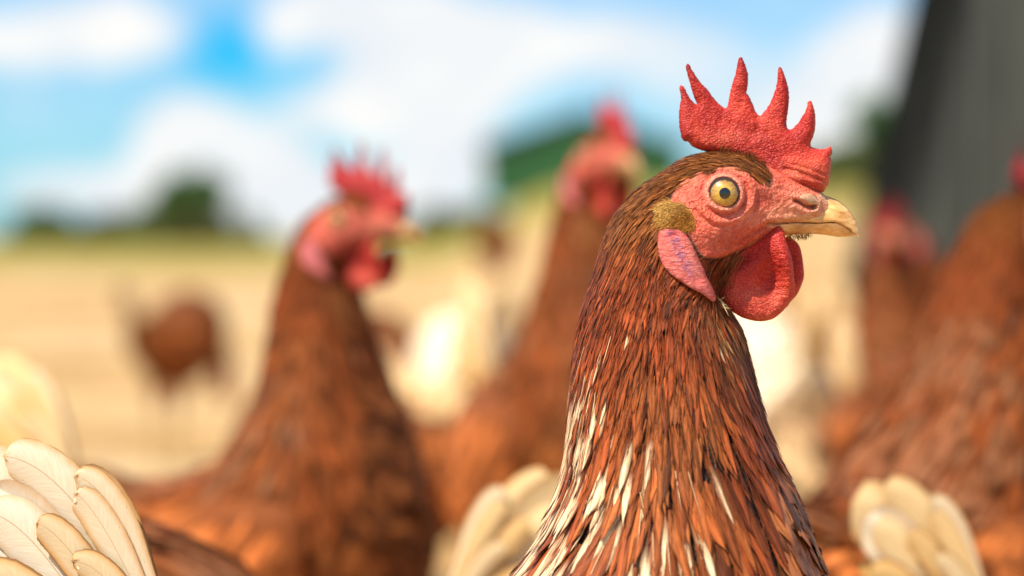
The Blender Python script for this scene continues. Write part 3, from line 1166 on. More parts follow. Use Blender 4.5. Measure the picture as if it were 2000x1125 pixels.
def build_comb(fine):
    o_ = catmull(COMB, 3.2 if fine else 9)
    if fine:
        o_ = o_ + rng.normal(0, 0.35, o_.shape)

    def th(P):
        return 9 + 9 * smooth(190, 290, P[:, 1]) + 15 * smooth(1480, 1560, P[:, 0]) * smooth(290, 345, P[:, 1])

    def rad(P):
        return 13 + 14 * smooth(200, 300, P[:, 1]) + 10 * smooth(290, 350, P[:, 1])

    def disp(Q):
        yo = 6 * np.sin((Q[:, 0] - 1330) * 0.016) * smooth(330, 200, Q[:, 1])
        return yo

    def tint(Q):
        C = np.ones((len(Q), 3))
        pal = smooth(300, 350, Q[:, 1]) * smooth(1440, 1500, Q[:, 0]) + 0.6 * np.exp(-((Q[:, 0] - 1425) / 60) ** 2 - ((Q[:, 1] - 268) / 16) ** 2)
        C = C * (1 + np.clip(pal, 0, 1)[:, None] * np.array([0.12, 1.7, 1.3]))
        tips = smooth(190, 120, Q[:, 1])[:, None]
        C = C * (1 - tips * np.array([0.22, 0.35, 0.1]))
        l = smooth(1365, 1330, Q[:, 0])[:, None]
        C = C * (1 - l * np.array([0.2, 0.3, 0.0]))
        return C if fine else C * np.array([0.82, 0.45, 0.75])
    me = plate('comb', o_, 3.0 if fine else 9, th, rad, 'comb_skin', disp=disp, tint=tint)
    if fine:   # folds over the beak, pushed symmetrically outwards
        n = len(me.vertices)
        co = np.empty(n * 3, np.float32)
        me.vertices.foreach_get('co', co)
        co = co.reshape(-1, 3)
        Q = np.stack([co[:, 0] / S + X0, PYG - co[:, 2] / S], 1)
        s = np.sign(co[:, 1])
        def lg(pts, w):
            return np.exp(-(seg_dist(Q, catmull(pts, 5, False), False) / w) ** 2)
        f = -5 * lg([(1530, 330), (1560, 338), (1590, 350), (1615, 360)], 4) - 4 * lg([(1545, 322), (1575, 330), (1605, 342)], 3)
        f += -4 * lg([(1505, 356), (1550, 362), (1600, 366)], 3.5) + 3 * lg([(1500, 346), (1550, 350), (1600, 358)], 5)
        f += -3 * lg([(1410, 236), (1440, 252), (1470, 262)], 12) - 3 * lg([(1480, 230), (1478, 265)], 6)
        f += fbm(Q[:, 0], Q[:, 1], 0.05, 3.3, 3) * 1.8
        far = seg_dist(Q, o_)
        co[:, 1] += s * f * S * np.clip(far / 8, 0, 1)
        me.vertices.foreach_set('co', co.ravel())
        me.update()
    return me


WAT = crop2([(1300, 430), (1345, 405), (1380, 440), (1395, 510), (1420, 590), (1440, 670), (1448, 760), (1462, 840), (1452, 900), (1400, 975),
             (1370, 1015), (1310, 1060), (1250, 1078), (1200, 1080), (1140, 1070), (1080, 1050), (1030, 1020), (985, 985), (955, 940),
             (930, 880), (918, 820), (925, 760), (950, 700), (990, 648), (1050, 600), (1150, 545), (1230, 490)])
WATF = crop2([(1400, 480), (1450, 500), (1490, 540), (1508, 600), (1520, 680), (1525, 760), (1508, 820), (1475, 890), (1430, 940), (1395, 985),
              (1330, 1010), (1230, 990), (1180, 900), (1200, 760), (1280, 600)])


def wat_disp(Q):
    def g(cx, cy, rx, ry, rot=0.0):
        dx, dy = Q[:, 0] - cx, Q[:, 1] - cy
        c, s = math.cos(rot), math.sin(rot)
        a, b = dx * c + dy * s, -dx * s + dy * c
        return np.exp(-(a / rx) ** 2 - (b / ry) ** 2)
    d = 17 * g(1497, 545, 30, 34, 0.4) + 15 * g(1452, 498, 30, 14, -0.5)       # hollows (away from camera)
    d += -20 * g(1526, 510, 20, 50, -0.25)                                      # fold hanging from the jaw
    d += -8 * g(1455, 590, 40, 30)
    d += 8 * smooth(1430, 1402, Q[:, 0])
    d += fbm(Q[:, 0], Q[:, 1], 0.03, 8.0, 3) * 3.0
    ang = np.hypot(Q[:, 0] - 1520, Q[:, 1] - 470)
    ring = 0.9 * np.sin(ang * 0.55 + 3 * fbm(Q[:, 0], Q[:, 1], 0.03, 2.0, 2))
    d += ring * (g(1490, 540, 60, 60))
    return d


def corr(pts, yd):
    return np.array([persp(x, y, yd) for x, y in pts])


def build_wattle(side, fine):
    pts = corr(WAT, -48) if side < 0 else corr(WATF, 35)
    o_ = catmull(pts, 3.5 if fine else 10)
    if side < 0:
        yo = lambda Q: -52 + 8 * smooth(470, 620, Q[:, 1]) * 1.0
    else:
        yo = 34
    def tint(Q):
        C = np.ones((len(Q), 3))
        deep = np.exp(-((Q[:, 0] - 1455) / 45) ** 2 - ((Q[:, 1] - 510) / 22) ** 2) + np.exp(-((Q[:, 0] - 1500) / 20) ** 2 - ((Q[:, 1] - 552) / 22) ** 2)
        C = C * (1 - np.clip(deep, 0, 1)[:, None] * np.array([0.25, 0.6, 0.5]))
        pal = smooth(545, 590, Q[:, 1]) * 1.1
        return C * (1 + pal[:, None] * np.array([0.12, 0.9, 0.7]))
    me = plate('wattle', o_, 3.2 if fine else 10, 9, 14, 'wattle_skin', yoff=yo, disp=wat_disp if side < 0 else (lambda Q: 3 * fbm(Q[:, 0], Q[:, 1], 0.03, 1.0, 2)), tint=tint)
    return me


LOBE = crop2([(500, 440), (488, 480), (484, 540), (490, 600), (510, 660), (540, 710), (590, 760), (650, 800), (710, 840), (770, 870),
              (820, 900), (865, 935), (893, 938), (903, 900), (880, 840), (840, 770), (810, 700), (780, 640), (740, 560), (710, 500),
              (670, 455), (630, 430), (560, 425)])


def build_lobe(side, fine):
    o_ = catmull(corr(LOBE, -112), 3.5 if fine else 10)

    def yo(Q):
        b = body_y(Q, detail=False)
        return side * (b + 7 + 5 * smooth(520, 590, Q[:, 1]))

    def disp(Q):
        groove = np.exp(-(seg_dist(Q, catmull([(1305, 455), (1318, 485), (1335, 520), (1352, 545)], 5, False), False) / 8) ** 2)
        return -side * 9 * groove

    def tint(Q):
        C = np.tile(np.array([0.86, 0.25, 0.20]), (len(Q), 1))
        g_ = np.exp(-(seg_dist(Q, catmull([(1303, 452), (1314, 478), (1322, 500), (1340, 530)], 5, False), False) / 9) ** 2)
        g_ = (np.clip(g_ * (0.75 + 2.6 * fbm(Q[:, 0], Q[:, 1], 0.11, 5.0, 3)), 0, 1))[:, None]
        C = C * (1 - g_ * .8) + np.array([0.58, 0.30, 0.46]) * g_ * .8
        t_ = np.exp(-((Q[:, 0] - 1308) / 10) ** 2 - ((Q[:, 1] - 452) / 8) ** 2)[:, None]
        return C * (1 - t_ * .8) + np.array([0.45, 0.02, 0.06]) * t_ * .8
    return plate('ear_lobe', o_, 3.0 if fine else 10, 6, 9, 'lobe', yoff=yo, disp=disp, tint=tint)


def interp(xs, pts):
    p = np.asarray(pts, float)
    c = catmull(p, 3, False)
    return np.interp(xs, c[:, 0], c[:, 1])


UT = [(1540, 392), (1575, 380), (1600, 378), (1613, 382), (1635, 391), (1650, 402), (1658, 411), (1666, 422), (1672, 434), (1676, 447), (1678, 458), (1678.8, 465)]
UB = [(1540, 434), (1565, 434), (1591, 435), (1610, 434), (1629, 434), (1646, 441), (1658, 449), (1665, 455), (1673, 461), (1678.8, 466)]
LB = [(1500, 474), (1530, 461), (1563, 458), (1591, 457), (1612, 459), (1632, 462), (1650, 462.5), (1665, 461), (1671, 459.5)]


def build_beak(upper, fine):
    n = 60 if fine else 14
    m_ = 12 if fine else 6
    if upper:
        xs = np.concatenate([np.linspace(1545, 1660, n), np.linspace(1662, 1678.7, n // 2)])
        top, bot = interp(xs, UT), interp(xs, UB)
        W = np.interp(xs, [1545, 1600, 1625, 1650, 1668, 1678.7], [42, 37, 30, 20, 10, 1.2])
    else:
        xs = np.linspace(1505, 1671, n + 8)
        top = np.interp(xs, [1505, 1536], [440, 437.5]) * (xs < 1536) + (interp(xs, UB) + 2.2) * (xs >= 1536)
        bot = interp(xs, LB)
        top = np.minimum(top, bot - 0.6)
        W = np.interp(xs, [1505, 1560, 1600, 1640, 1660, 1671], [52, 40, 32, 19, 10, 2])
    V, F, C = [], [], []
    ts = np.linspace(0, 1, m_)
    for i, x in enumerate(xs):
        ring = []
        for sgn in (-1, 1):
            tt = ts if sgn < 0 else ts[::-1][1:-1] if False else ts[::-1]
            for t in tt:
                if upper:
                    yy = W[i] * (max(0.0, 1 - t ** 2.0)) ** 0.62
                    z = bot[i] + (top[i] - bot[i]) * t
                else:
                    yy = W[i] * (max(0.0, 1 - t ** 2.4)) ** 0.6
                    z = top[i] + (bot[i] - top[i]) * t
                ring.append((x, sgn * yy, z))
        V += ring
        pal = np.ones(3)
        C += [pal] * len(ring)
    k = 2 * m_
    for i in range(len(xs) - 1):
        for j in range(k):
            a, b = i * k + j, i * k + (j + 1) % k
            F.append((a, b, b + k, a + k) if upper else (a, a + k, b + k, b))
    F.append(tuple(range((len(xs) - 1) * k, len(xs) * k)))
    V = np.array(V)
    C = np.array(C)
    # growth: darker brown along the ridge near the comb, paler towards the tip (pigment)
    d_ = np.exp(-((V[:, 0] - 1622) / 16) ** 2) * smooth(408, 386, V[:, 2]) if upper else np.exp(-((V[:, 0] - 1560) / 32) ** 2) * 0.8
    C = C * (1 - d_[:, None] * np.array([0.45, 0.55, 0.5]))
    if not upper:
        C = C * np.array([1.08, 1.12, 1.25])
    pale = smooth(1640, 1672, V[:, 0])[:, None]
    C = C * (1 + pale * np.array([.08, .15, .25]))
    if not fine:
        C = C * 0.6
    # thin dark gap between the mandibles needs no paint: they are separate shells
    return mesh_np('upper_beak' if upper else 'lower_beak', to_local(V), F, MT['horn'], col=C)


def ball(cx, cy, yd, r, side, rings, seg, cap=None, r0=0.0, bulge=0.0):
    """spherical cap looking along +-y; uv = (angle, radius 0..1)"""
    V, F, U = [], [], []
    mx = cap if cap else math.pi
    for i in range(rings + 1):
        th = mx * i / rings
        for j in range(seg):
            a = math.tau * j / seg
            V.append((cx + r * math.sin(th) * math.cos(a), yd + side * r * math.cos(th), cy + r * math.sin(th) * math.sin(a)))
            U.append((j / seg, math.sin(th) / math.sin(min(mx, math.pi / 2)) if mx < math.pi else i / rings))
    for i in range(rings):
        for j in range(seg):
            q = (i * seg + j, i * seg + (j + 1) % seg, (i + 1) * seg + (j + 1) % seg, (i + 1) * seg + j)
            F.append(q if side < 0 else q[::-1])
    return np.array(V), F, np.array(U)


def eye_rim():
    P = np.array([[EX + 34 * math.cos(a), EY + 34 * math.sin(a)] for a in np.linspace(0, math.tau, 12)])
    return float(body_y(P, detail=False).mean())


def build_eye(side, fine):
    yr = eye_rim()
    R_ = 35.0
    c = side * (yr - 21.0)
    k, s_ = (24, 48) if fine else (6, 12)
    V, F, U = ball(EX - 1.5, EY + 1.5, c, R_, side, k, s_)
    e = mesh_np('eyeball', to_local(V), F, MT['eyeball'])
    V, F, U = ball(EX - 1.5, EY + 1.5, c, R_ + 0.8, side, k, s_, cap=math.asin(26.0 / R_))
    i = mesh_np('iris', to_local(V), F, MT['iris'], uv=U)
    V, F, U = ball(EX - 1.0, EY + 1.0, c, R_ + 1.5, side, max(4, k // 2), s_, cap=math.asin(10.2 / R_))
    p = mesh_np('pupil', to_local(V), F, MT['pupil'])
    return e, i, p


def build_nostril(side):
    pts = corr([(1560, 386), (1568, 379), (1580, 377), (1592, 381), (1599, 390), (1599, 400), (1590, 402), (1578, 400), (1570, 394)], -45)
    o_ = catmull(pts, 2.5)
    return plate('nostril_flap', o_, 2.5, 3.0, 8, 'nostril', yoff=lambda Q: side * (body_y(Q, detail=False) - 0.3))


# ---------------------------------------------------------------- plumage
FLOW = [(1500, 352, -0.75, -0.55), (1475, 318, -1, -0.28), (1440, 300, -1, -0.05), (1400, 300, -1, 0.05), (1340, 310, -0.95, 0.35), (1290, 345, -0.8, 0.6), (1240, 390, -0.65, 0.8),
        (1370, 335, -0.9, 0.4), (1310, 380, -0.75, 0.7), (1260, 430, -0.42, 0.9), (1200, 470, -0.32, 0.95), (1270, 520, -0.12, 1), (1180, 600, -0.2, 1), (1120, 700, -0.1, 1),
        (1300, 620, 0.0, 1), (1400, 610, 0.22, 1), (1440, 650, 0.3, 1), (1430, 720, 0.26, 1), (1480, 820, 0.32, 1), (1300, 760, 0.02, 1), (1180, 800, -0.12, 1),
        (1105, 880, -0.15, 1), (1060, 1010, -0.55, 0.85), (1020, 1100, -0.7, 0.75), (1150, 1000, -0.25, 1), (1250, 1000, 0.0, 1), (1350, 950, 0.25, 1), (1400, 880, 0.2, 1),
        (1450, 1000, 0.25, 1), (1540, 950, 0.45, 0.9), (1590, 1080, 0.35, 0.95), (1640, 1250, 0.2, 1), (1600, 1700, -0.4, 0.9), (1300, 1500, -0.5, 0.85),
        (900, 1300, -1, 0.2), (500, 1320, -1, 0.0), (900, 1700, -1, 0.25), (500, 1600, -1, 0.0), (1100, 2100, -1, 0.1), (1000, 1200, -0.8, .5),
        (1400, 505, -0.9, 0.45), (1375, 530, -0.8, 0.6), (1440, 495, -0.9, 0.4)]
FLOW = np.array(FLOW)


def flow(P):
    d2 = (P[:, None, 0] - FLOW[None, :, 0]) ** 2 + (P[:, None, 1] - FLOW[None, :, 1]) ** 2
    w = 1.0 / (d2 + 400.0) ** 1.6
    v = (w[..., None] * FLOW[None, :, 2:]).sum(1)
    return v / np.linalg.norm(v, axis=1)[:, None]


def sizes(P):
    """feather length and full width by place"""
    py = P[:, 1]
    L = np.interp(py, [290, 360, 450, 600, 800, 1000, 1200, 1500], [28, 40, 54, 76, 116, 150, 160, 160])
    W = np.interp(py, [290, 360, 450, 600, 800, 1000, 1200, 1500], [5.5, 6.2, 7.4, 11, 20, 29, 39, 60])
    br = smooth(1440, 1490, P[:, 0] - (py - 900) * 0.10) * smooth(790, 880, py)
    L = L * (1 - 0.40 * br)
    W = W * (1 + 0.75 * br)
    jaw = np.exp(-((P[:, 0] - 1405) / 40) ** 2 - ((py - 530) / 35) ** 2)
    L = L * (1 - 0.35 * jaw)
    W = W * (1 - 0.5 * jaw)
    return L, W, br


def colours(P, n, Q3=None):
    """base colour, cream streak amount"""
    A = lambda *c: np.array(c)
    py, px = P[:, 1], P[:, 0]
    crown = A(.34, .112, .022)
    upper = A(.33, .066, .013)
    mid = A(.42, .122, .030)
    dark = A(.24, .046, .010)
    breast = A(.36, .125, .042)
    t = smooth(400, 520, py)[:, None]
    C = crown * (1 - t) + upper * t
    t = (smooth(620, 780, py) * np.exp(-((px - 1320) / 150) ** 2))[:, None]
    C = C * (1 - t) + mid * t
    t = (np.exp(-((px - 1445) / 75) ** 2 - ((py - 850) / 170) ** 2))[:, None]
    C = C * (1 - t * .8) + dark * t * .8
    t = (smooth(950, 1150, py) * np.exp(-((px - 1360) / 90) ** 2) * 0.7)[:, None]
    C = C * (1 - t) + A(.27, .058, .013) * t
    _, _, br = sizes(P)
    t = br[:, None]
    C = C * (1 - t) + breast * t
    thr = np.exp(-((px - 1410) / 45) ** 2 - ((py - 625) / 55) ** 2) * (rng.random(n) < 0.45)
    C = C * (1 - thr[:, None]) + A(.50, .28, .10) * thr[:, None]
    t = smooth(1200, 1400, py)[:, None]
    C = C * (1 - t) + A(.34, .115, .03) * t
    st = np.array([noise.noise(Vector((a * .075, b * .075, c * .011))) for a, b, c in (Q3 if Q3 is not None else np.stack([px, px * 0, py], 1))])
    C = C * 0.76 * np.exp(rng.normal(0, 0.19, n) + 0.62 * st)[:, None]
    hue = rng.normal(0, 0.06, n)[:, None]
    C = C * np.array([1.0, 1.0, 1.0]) * (1 + hue * np.array([-0.3, 1.0, 1.2]))
    blk = rng.random(n) < np.interp(py, [300, 420, 600, 1200], [0.32, 0.27, 0.18, 0.08])
    C[blk] *= 0.36
    # pale lanceolate streaks on the low rear of the neck
    prob = smooth(640, 780, py) * smooth(1235, 1130, px) * 0.55
    prob = np.maximum(prob, smooth(820, 930, py) * smooth(1400, 1240, px) * 0.50)
    prob = np.maximum(prob, smooth(980, 1060, py) * smooth(1200, 1100, px) * 0.8)
    prob = np.maximum(prob, smooth(760, 900, py) * smooth(1450, 1380, px) * 0.10)
    prob = np.maximum(prob, 0.012 * (py > 600))
    prob = prob * (1 - br) * smooth(1420, 1180, py)
    prob = prob * 1.15
    cream = (rng.random(n) < prob) * rng.uniform(0.7, 1.0, n)
    cz = cream > 0
    C[cz] = C[cz] * 0.75
    return C, cream, br


def scatter(V, F, k, side_k=(1.0, 0.45), region=None):
    """sample roots on the closed body: V in px space"""
    A, B, Cc = V[F[:, 0]], V[F[:, 1]], V[F[:, 2]]
    area = 0.5 * np.linalg.norm(np.cross(B - A, Cc - A), axis=1)
    cen = (A + B + Cc) / 3
    P2 = cen[:, [0, 2]]
    L, W, _ = sizes(P2)
    dens = k / (L * W * 0.72)
    dens = dens * np.where(cen[:, 1] < 4, side_k[0], side_k[1])
    if region is not None:
        dens = dens * region(cen)
    lam = area * dens
    cnt = rng.poisson(lam)
    idx = np.repeat(np.arange(len(F)), cnt)
    r1, r2 = rng.random(len(idx)), rng.random(len(idx))
    s = np.sqrt(r1)
    P = A[idx] * (1 - s)[:, None] + B[idx] * (s * (1 - r2))[:, None] + Cc[idx] * (s * r2)[:, None]
    return P


def ribbons(roots, bvh, L, W, C, cream, br, nl=6, na=5, lift=None, sidejit=0.10, hair=False):
    """lay one curved feather blade per root along the flow. returns V (px space), F, colour, uv"""
    n = len(roots)
    dirs2 = flow(roots[:, [0, 2]])
    jit = rng.normal(0, sidejit, n)
    c, s = np.cos(jit), np.sin(jit)
    dirs2 = np.stack([dirs2[:, 0] * c - dirs2[:, 1] * s, dirs2[:, 0] * s + dirs2[:, 1] * c], 1)
    D = np.stack([dirs2[:, 0], np.zeros(n), dirs2[:, 1]], 1)
    spine = np.empty((n, nl, 3))
    nrm = np.empty((n, nl, 3))
    step = L / (nl - 1)
    for i in range(n):
        p = Vector(roots[i])
        d = Vector(D[i])
        st = step[i]
        loc, nr, _, _ = bvh.find_nearest(p)
        for k in range(nl):
            spine[i, k] = p
            nrm[i, k] = nr
            t = d - nr * d.dot(nr)
            if t.length < 1e-3:
                t = d.copy()
            t.normalize()
            q = p + t * st
            if k < nl - 1:
                loc, nr2, _, _ = bvh.find_nearest(q)
                if loc is not None:
                    p = loc
                    nr = (nr * 0.4 + nr2 * 0.6).normalized()
    ts = np.linspace(0, 1, nl)
    if lift is None:
        lift = W * 0.26 * (1 - 0.6 * br) + 2.0
    up = (-1.0 + (lift * rng.uniform(0.5, 1.5, n) + 1.0)[:, None] * ts[None] ** 0.8)
    spine = spine + nrm * up[..., None]
    tan = np.gradient(spine, axis=1)
    tan /= np.maximum(np.linalg.norm(tan, axis=2), 1e-6)[..., None]
    bi = np.cross(nrm, tan)
    bi /= np.maximum(np.linalg.norm(bi, axis=2), 1e-6)[..., None]
    nn = np.cross(tan, bi)
    roll = rng.normal(0, 0.13, n)[:, None, None]
    bi2 = bi * np.cos(roll) + nn * np.sin(roll)
    nn2 = nn * np.cos(roll) - bi * np.sin(roll)
    lanc = (0.14 + ts) ** 0.5 * (1 - ts) ** 0.62 * 1.62 + 0.012
    rnd = np.clip(ts * 3.2 + 0.25, 0, 1) ** 0.7 * np.sqrt(np.clip(1 - ts ** 4.5, 0, 1)) + 0.03
    prof = lanc[None] * (1 - br[:, None]) + rnd[None] * br[:, None]
    us = np.linspace(-1, 1, na)
    half = 0.5 * W[:, None] * prof
    rag = 1 + rng.normal(0, 0.13, (n, nl, na)) * (np.abs(us) > 0.9)[None, None]
    off = us[None, None] * half[..., None] * rag
    arch = -(us[None, None] ** 2) * half[..., None] * 0.30
    V = spine[:, :, None, :] + bi2[:, :, None, :] * off[..., None] + nn2[:, :, None, :] * arch[..., None]
    shift = rng.normal(0, 1, (n, nl, na)) * (W * 0.16)[:, None, None] * (ts[None, :, None] > 0.6)
    V = V + tan[:, :, None, :] * shift[..., None]
    base = C[:, None, None, :]
    au = np.abs(us)[None, None, :, None]
    tt = ts[None, :, None, None]
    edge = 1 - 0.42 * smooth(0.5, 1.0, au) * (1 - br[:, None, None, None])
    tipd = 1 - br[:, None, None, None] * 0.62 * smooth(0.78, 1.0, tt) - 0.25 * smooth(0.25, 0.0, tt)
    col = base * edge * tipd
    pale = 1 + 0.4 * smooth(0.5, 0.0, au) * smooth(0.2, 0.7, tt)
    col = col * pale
    wid = (0.35 + 0.55 * ((cream * 37.7) % 1.0))[:, None, None, None]
    cm = (np.minimum(cream * 0.97, 1)[:, None, None, None] * smooth(wid + 0.30, wid - 0.15, au) * smooth(0.20, 0.55, tt))
    crm = np.array([0.98, 0.78, 0.50]) * (1 - 0.25 * smooth(0.0, 0.6, au)) * np.ones_like(col)
    col = col * (1 - cm) + crm * cm
    u = np.broadcast_to((us * 0.5 + 0.5)[None, None], (n, nl, na))
    v = ts[None, :, None] * (L / W)[:, None, None] + rng.uniform(0, 50, n)[:, None, None]
    v = np.broadcast_to(v, (n, nl, na))
    idx = np.arange(n * nl * na).reshape(n, nl, na)
    F = np.stack([idx[:, :-1, :-1], idx[:, :-1, 1:], idx[:, 1:, 1:], idx[:, 1:, :-1]], -1).reshape(-1, 4)
    return V.reshape(-1, 3), F, col.reshape(-1, 3), np.stack([u, v], -1).reshape(-1, 2)


def not_face(cen):
    P = cen[:, [0, 2]]
    ins = inside(P, FACE)
    d = seg_dist(P, FACE)
    m_ = np.where(ins, np.exp(-d / 4.0) * 0.6, 1.0)
    # the crown stops at the comb; nothing on the beak base or under the ear lobe
    m_ = m_ * np.where((P[:, 0] > 1500) & (P[:, 1] < 345), 0.0, 1.0)
    m_ = m_ * np.where((P[:, 0] > 1470) & (P[:, 1] < 560) & (P[:, 1] > 380), 0.0, 1.0)
    return m_


def hairs(roots, dirs, nrm, L, w, C, bend=0.3):
    """thin tapering two-segment blades; px space"""
    n = len(roots)
    side = np.cross(dirs, nrm)
    side /= np.maximum(np.linalg.norm(side, axis=1), 1e-6)[:, None]
    m_ = roots + dirs * (L * 0.55)[:, None] + nrm * (L * bend * 0.35)[:, None]
    t = roots + dirs * L[:, None] + nrm * (L * bend * rng.uniform(0.2, 1.0, n))[:, None]
    V = np.stack([roots - side * w[:, None] * .5, roots + side * w[:, None] * .5, m_ + side * w[:, None] * .45, m_ - side * w[:, None] * .45, t], 1).reshape(-1, 3)
    b = np.arange(n)[:, None] * 5
    F = np.concatenate([b + [0, 1, 2], b + [0, 2, 3], b + [3, 2, 4]])
    return V, F, np.repeat(C, 5, 0), np.tile(np.array([[.3, 0], [.7, 0], [.7, .5], [.3, .5], [.5, 1]]), (n, 1)) + np.repeat(rng.uniform(0, 9, (n, 1)), 5, 0) * np.array([[0, 1]])


def bvh_of(V, F):
    # pixel space is left-handed (py points down): reverse the faces so that normals point outwards
    return BVHTree.FromPolygons([tuple(v) for v in V], [tuple(f)[::-1] for f in F])


# ---------------------------------------------------------------- tail
TAIL = [((-75, 935), (60, 940), (210, 1340), 92, 14, .98), ((-40, 985), (80, 1010), (230, 1380), 80, 8, 1.0),
        ((10, 890), (150, 900), (335, 1310), 52, 0, .97), ((-20, 1000), (80, 1010), (270, 1380), 56, -6, 1.0),
        ((150, 930), (232, 930), (345, 1330), 36, -10, .92), ((152, 962), (205, 985), (350, 1330), 34, -18, .93),
        ((78, 1018), (150, 1035), (300, 1350), 37, -24, .88), ((150, 1092), (225, 1080), (355, 1370), 34, -34, .86),
        ((-40, 1125), (70, 1085), (230, 1400), 44, -30, .85), ((60, 1175), (170, 1160), (330, 1420), 44, -44, .85)]


def build_tail(fine):
    out = []
    nl, na = (36, 13) if fine else (12, 5)
    for side in (-1, 1):
        for (tip, ctl, base, hw, yd, tone) in TAIL:
            if side > 0 and hw > 85:
                continue
            ts = np.linspace(0, 1, nl) ** 0.8 if fine else np.linspace(0, 1, nl)
            b, c, t = np.array(base, float), np.array(ctl, float), np.array(tip, float)
            ax = ((1 - ts) ** 2)[:, None] * b + (2 * ts * (1 - ts))[:, None] * c + (ts ** 2)[:, None] * t
            tg = np.gradient(ax, axis=0)
            tg /= np.linalg.norm(tg, axis=1)[:, None]
            nr = np.stack([-tg[:, 1], tg[:, 0]], 1)
            prof = (0.40 + 0.60 * smooth(0, 0.6, ts)) * np.sqrt(np.clip(1 - ts ** 9, 0, 1)) + 0.01
            us = np.linspace(-1, 1, na)
            half = hw * prof
            rag = np.ones((nl, na))
            if fine:
                rag = 1 + rng.normal(0, 0.012, (nl, na)) * (np.abs(us) > .9)
            Q = ax[:, None] + nr[:, None] * (us[None, :, None] * half[:, None, None] * rag[..., None])
            if fine:   # small splits near the tip
                Q = Q + tg[:, None] * (rng.normal(0, 1.8, (nl, na)) * (ts > .9)[:, None])[..., None]
            y = yd + 0.16 * (us[None] ** 2) * half[:, None] * 1.0 + 8 * (1 - ts[:, None])
            y = np.where(side < 0, y - 10, -(y - 10) + 6)
            V = np.stack([Q[..., 0], y + np.zeros_like(Q[..., 0]), Q[..., 1]], -1).reshape(-1, 3)
            idx = np.arange(nl * na).reshape(nl, na)
            F = np.stack([idx[:-1, :-1], idx[:-1, 1:], idx[1:, 1:], idx[1:, :-1]], -1).reshape(-1, 4)
            UV = np.stack([np.broadcast_to(us * .5 + .5, (nl, na)), np.broadcast_to(ts[:, None], (nl, na))], -1).reshape(-1, 2)
            col = np.tile(np.array([0.88, 0.80, 0.66]) * tone * np.array([1, 1 - (1 - tone) * .9, 1 - (1 - tone) * 2.4]), (len(V), 1))
            out.append((V, F, UV, col, np.full(len(V), 0.8 + 7.5 * (1 - tone))))
    return out


def build_leg(side):
    y = side * 165
    parts = [tube([(930, y, 2080), (920, y, 2250), (905, y, 2400)], [125, 80, 34], 14)]
    thigh = parts[0]
    sh = tube([(905, y, 2380), (915, y, 2600), (925, y, 2850), (935, y, 3040)], [30, 23, 22, 27], 10)
    toes = []
    for a, L_ in ((0, 270), (0.5, 230), (-0.5, 230), (math.pi, 120)):
        dx, dy = math.cos(a), math.sin(a)
        toes.append(tube([(935, y, 3035), (935 + dx * L_ * .4, y + dy * L_ * .4, 3052), (935 + dx * L_ * .85, y + dy * L_ * .85, 3066), (935 + dx * L_, y + dy * L_, 3078)], [22, 17, 13, 3], 8))
    V, F = merge(sh, *toes)
    return (np.array([tuple(v) for v in thigh[0]]), thigh[1]), (np.array([tuple(v) for v in V]), F)


WING = np.array([(1430, 1420), (1380, 1330), (1200, 1300), (900, 1330), (620, 1360), (380, 1370), (240, 1400), (200, 1450), (330, 1540), (520, 1680), (800, 1790), (1100, 1810), (1320, 1720), (1420, 1580)])


def build_wing(side):
    o_ = catmull(WING, 40)
    P, T, bnd = triangulate(o_, [(48, None)])
    d = seg_dist(P, o_)
    y = 42 * np.sqrt(np.clip(1 - (1 - np.clip(d / 110, 0, 1)) ** 2, 0, 1))
    y = np.where(bnd, 0, np.maximum(y, .5))
    V, F, src = two_sided(P, T, bnd, y)
    bY = np.sqrt(np.maximum(2.0 * poisson_at(P.copy()), 0))
    bY = lap_smooth(bY, T, np.zeros(len(P), bool), 12)
    V[:, 1] += side * (np.maximum(bY[src], 60) + 4)
    return V, F


# ---------------------------------------------------------------- template for the hens in the background
def bend(V, theta, piv=(1330, 1440), tail=0.0):
    V = np.array(V, float)
    if theta:
        w = smooth(1330, 820, V[:, 2]) * (V[:, 0] > 850)
        a = theta * w
        dx, dz = V[:, 0] - piv[0], V[:, 2] - piv[1]
        c, s = np.cos(a), np.sin(a)
        V[:, 0] = piv[0] + dx * c - dz * s
        V[:, 2] = piv[1] + dx * s + dz * c
    if tail:
        w = smooth(520, 260, V[:, 0])
        a = tail * w
        dx, dz = V[:, 0] - 420, V[:, 2] - 1360
        c, s = np.cos(a), np.sin(a)
        V[:, 0] = 420 + dx * c - dz * s
        V[:, 2] = 1360 + dx * s + dz * c
    return V


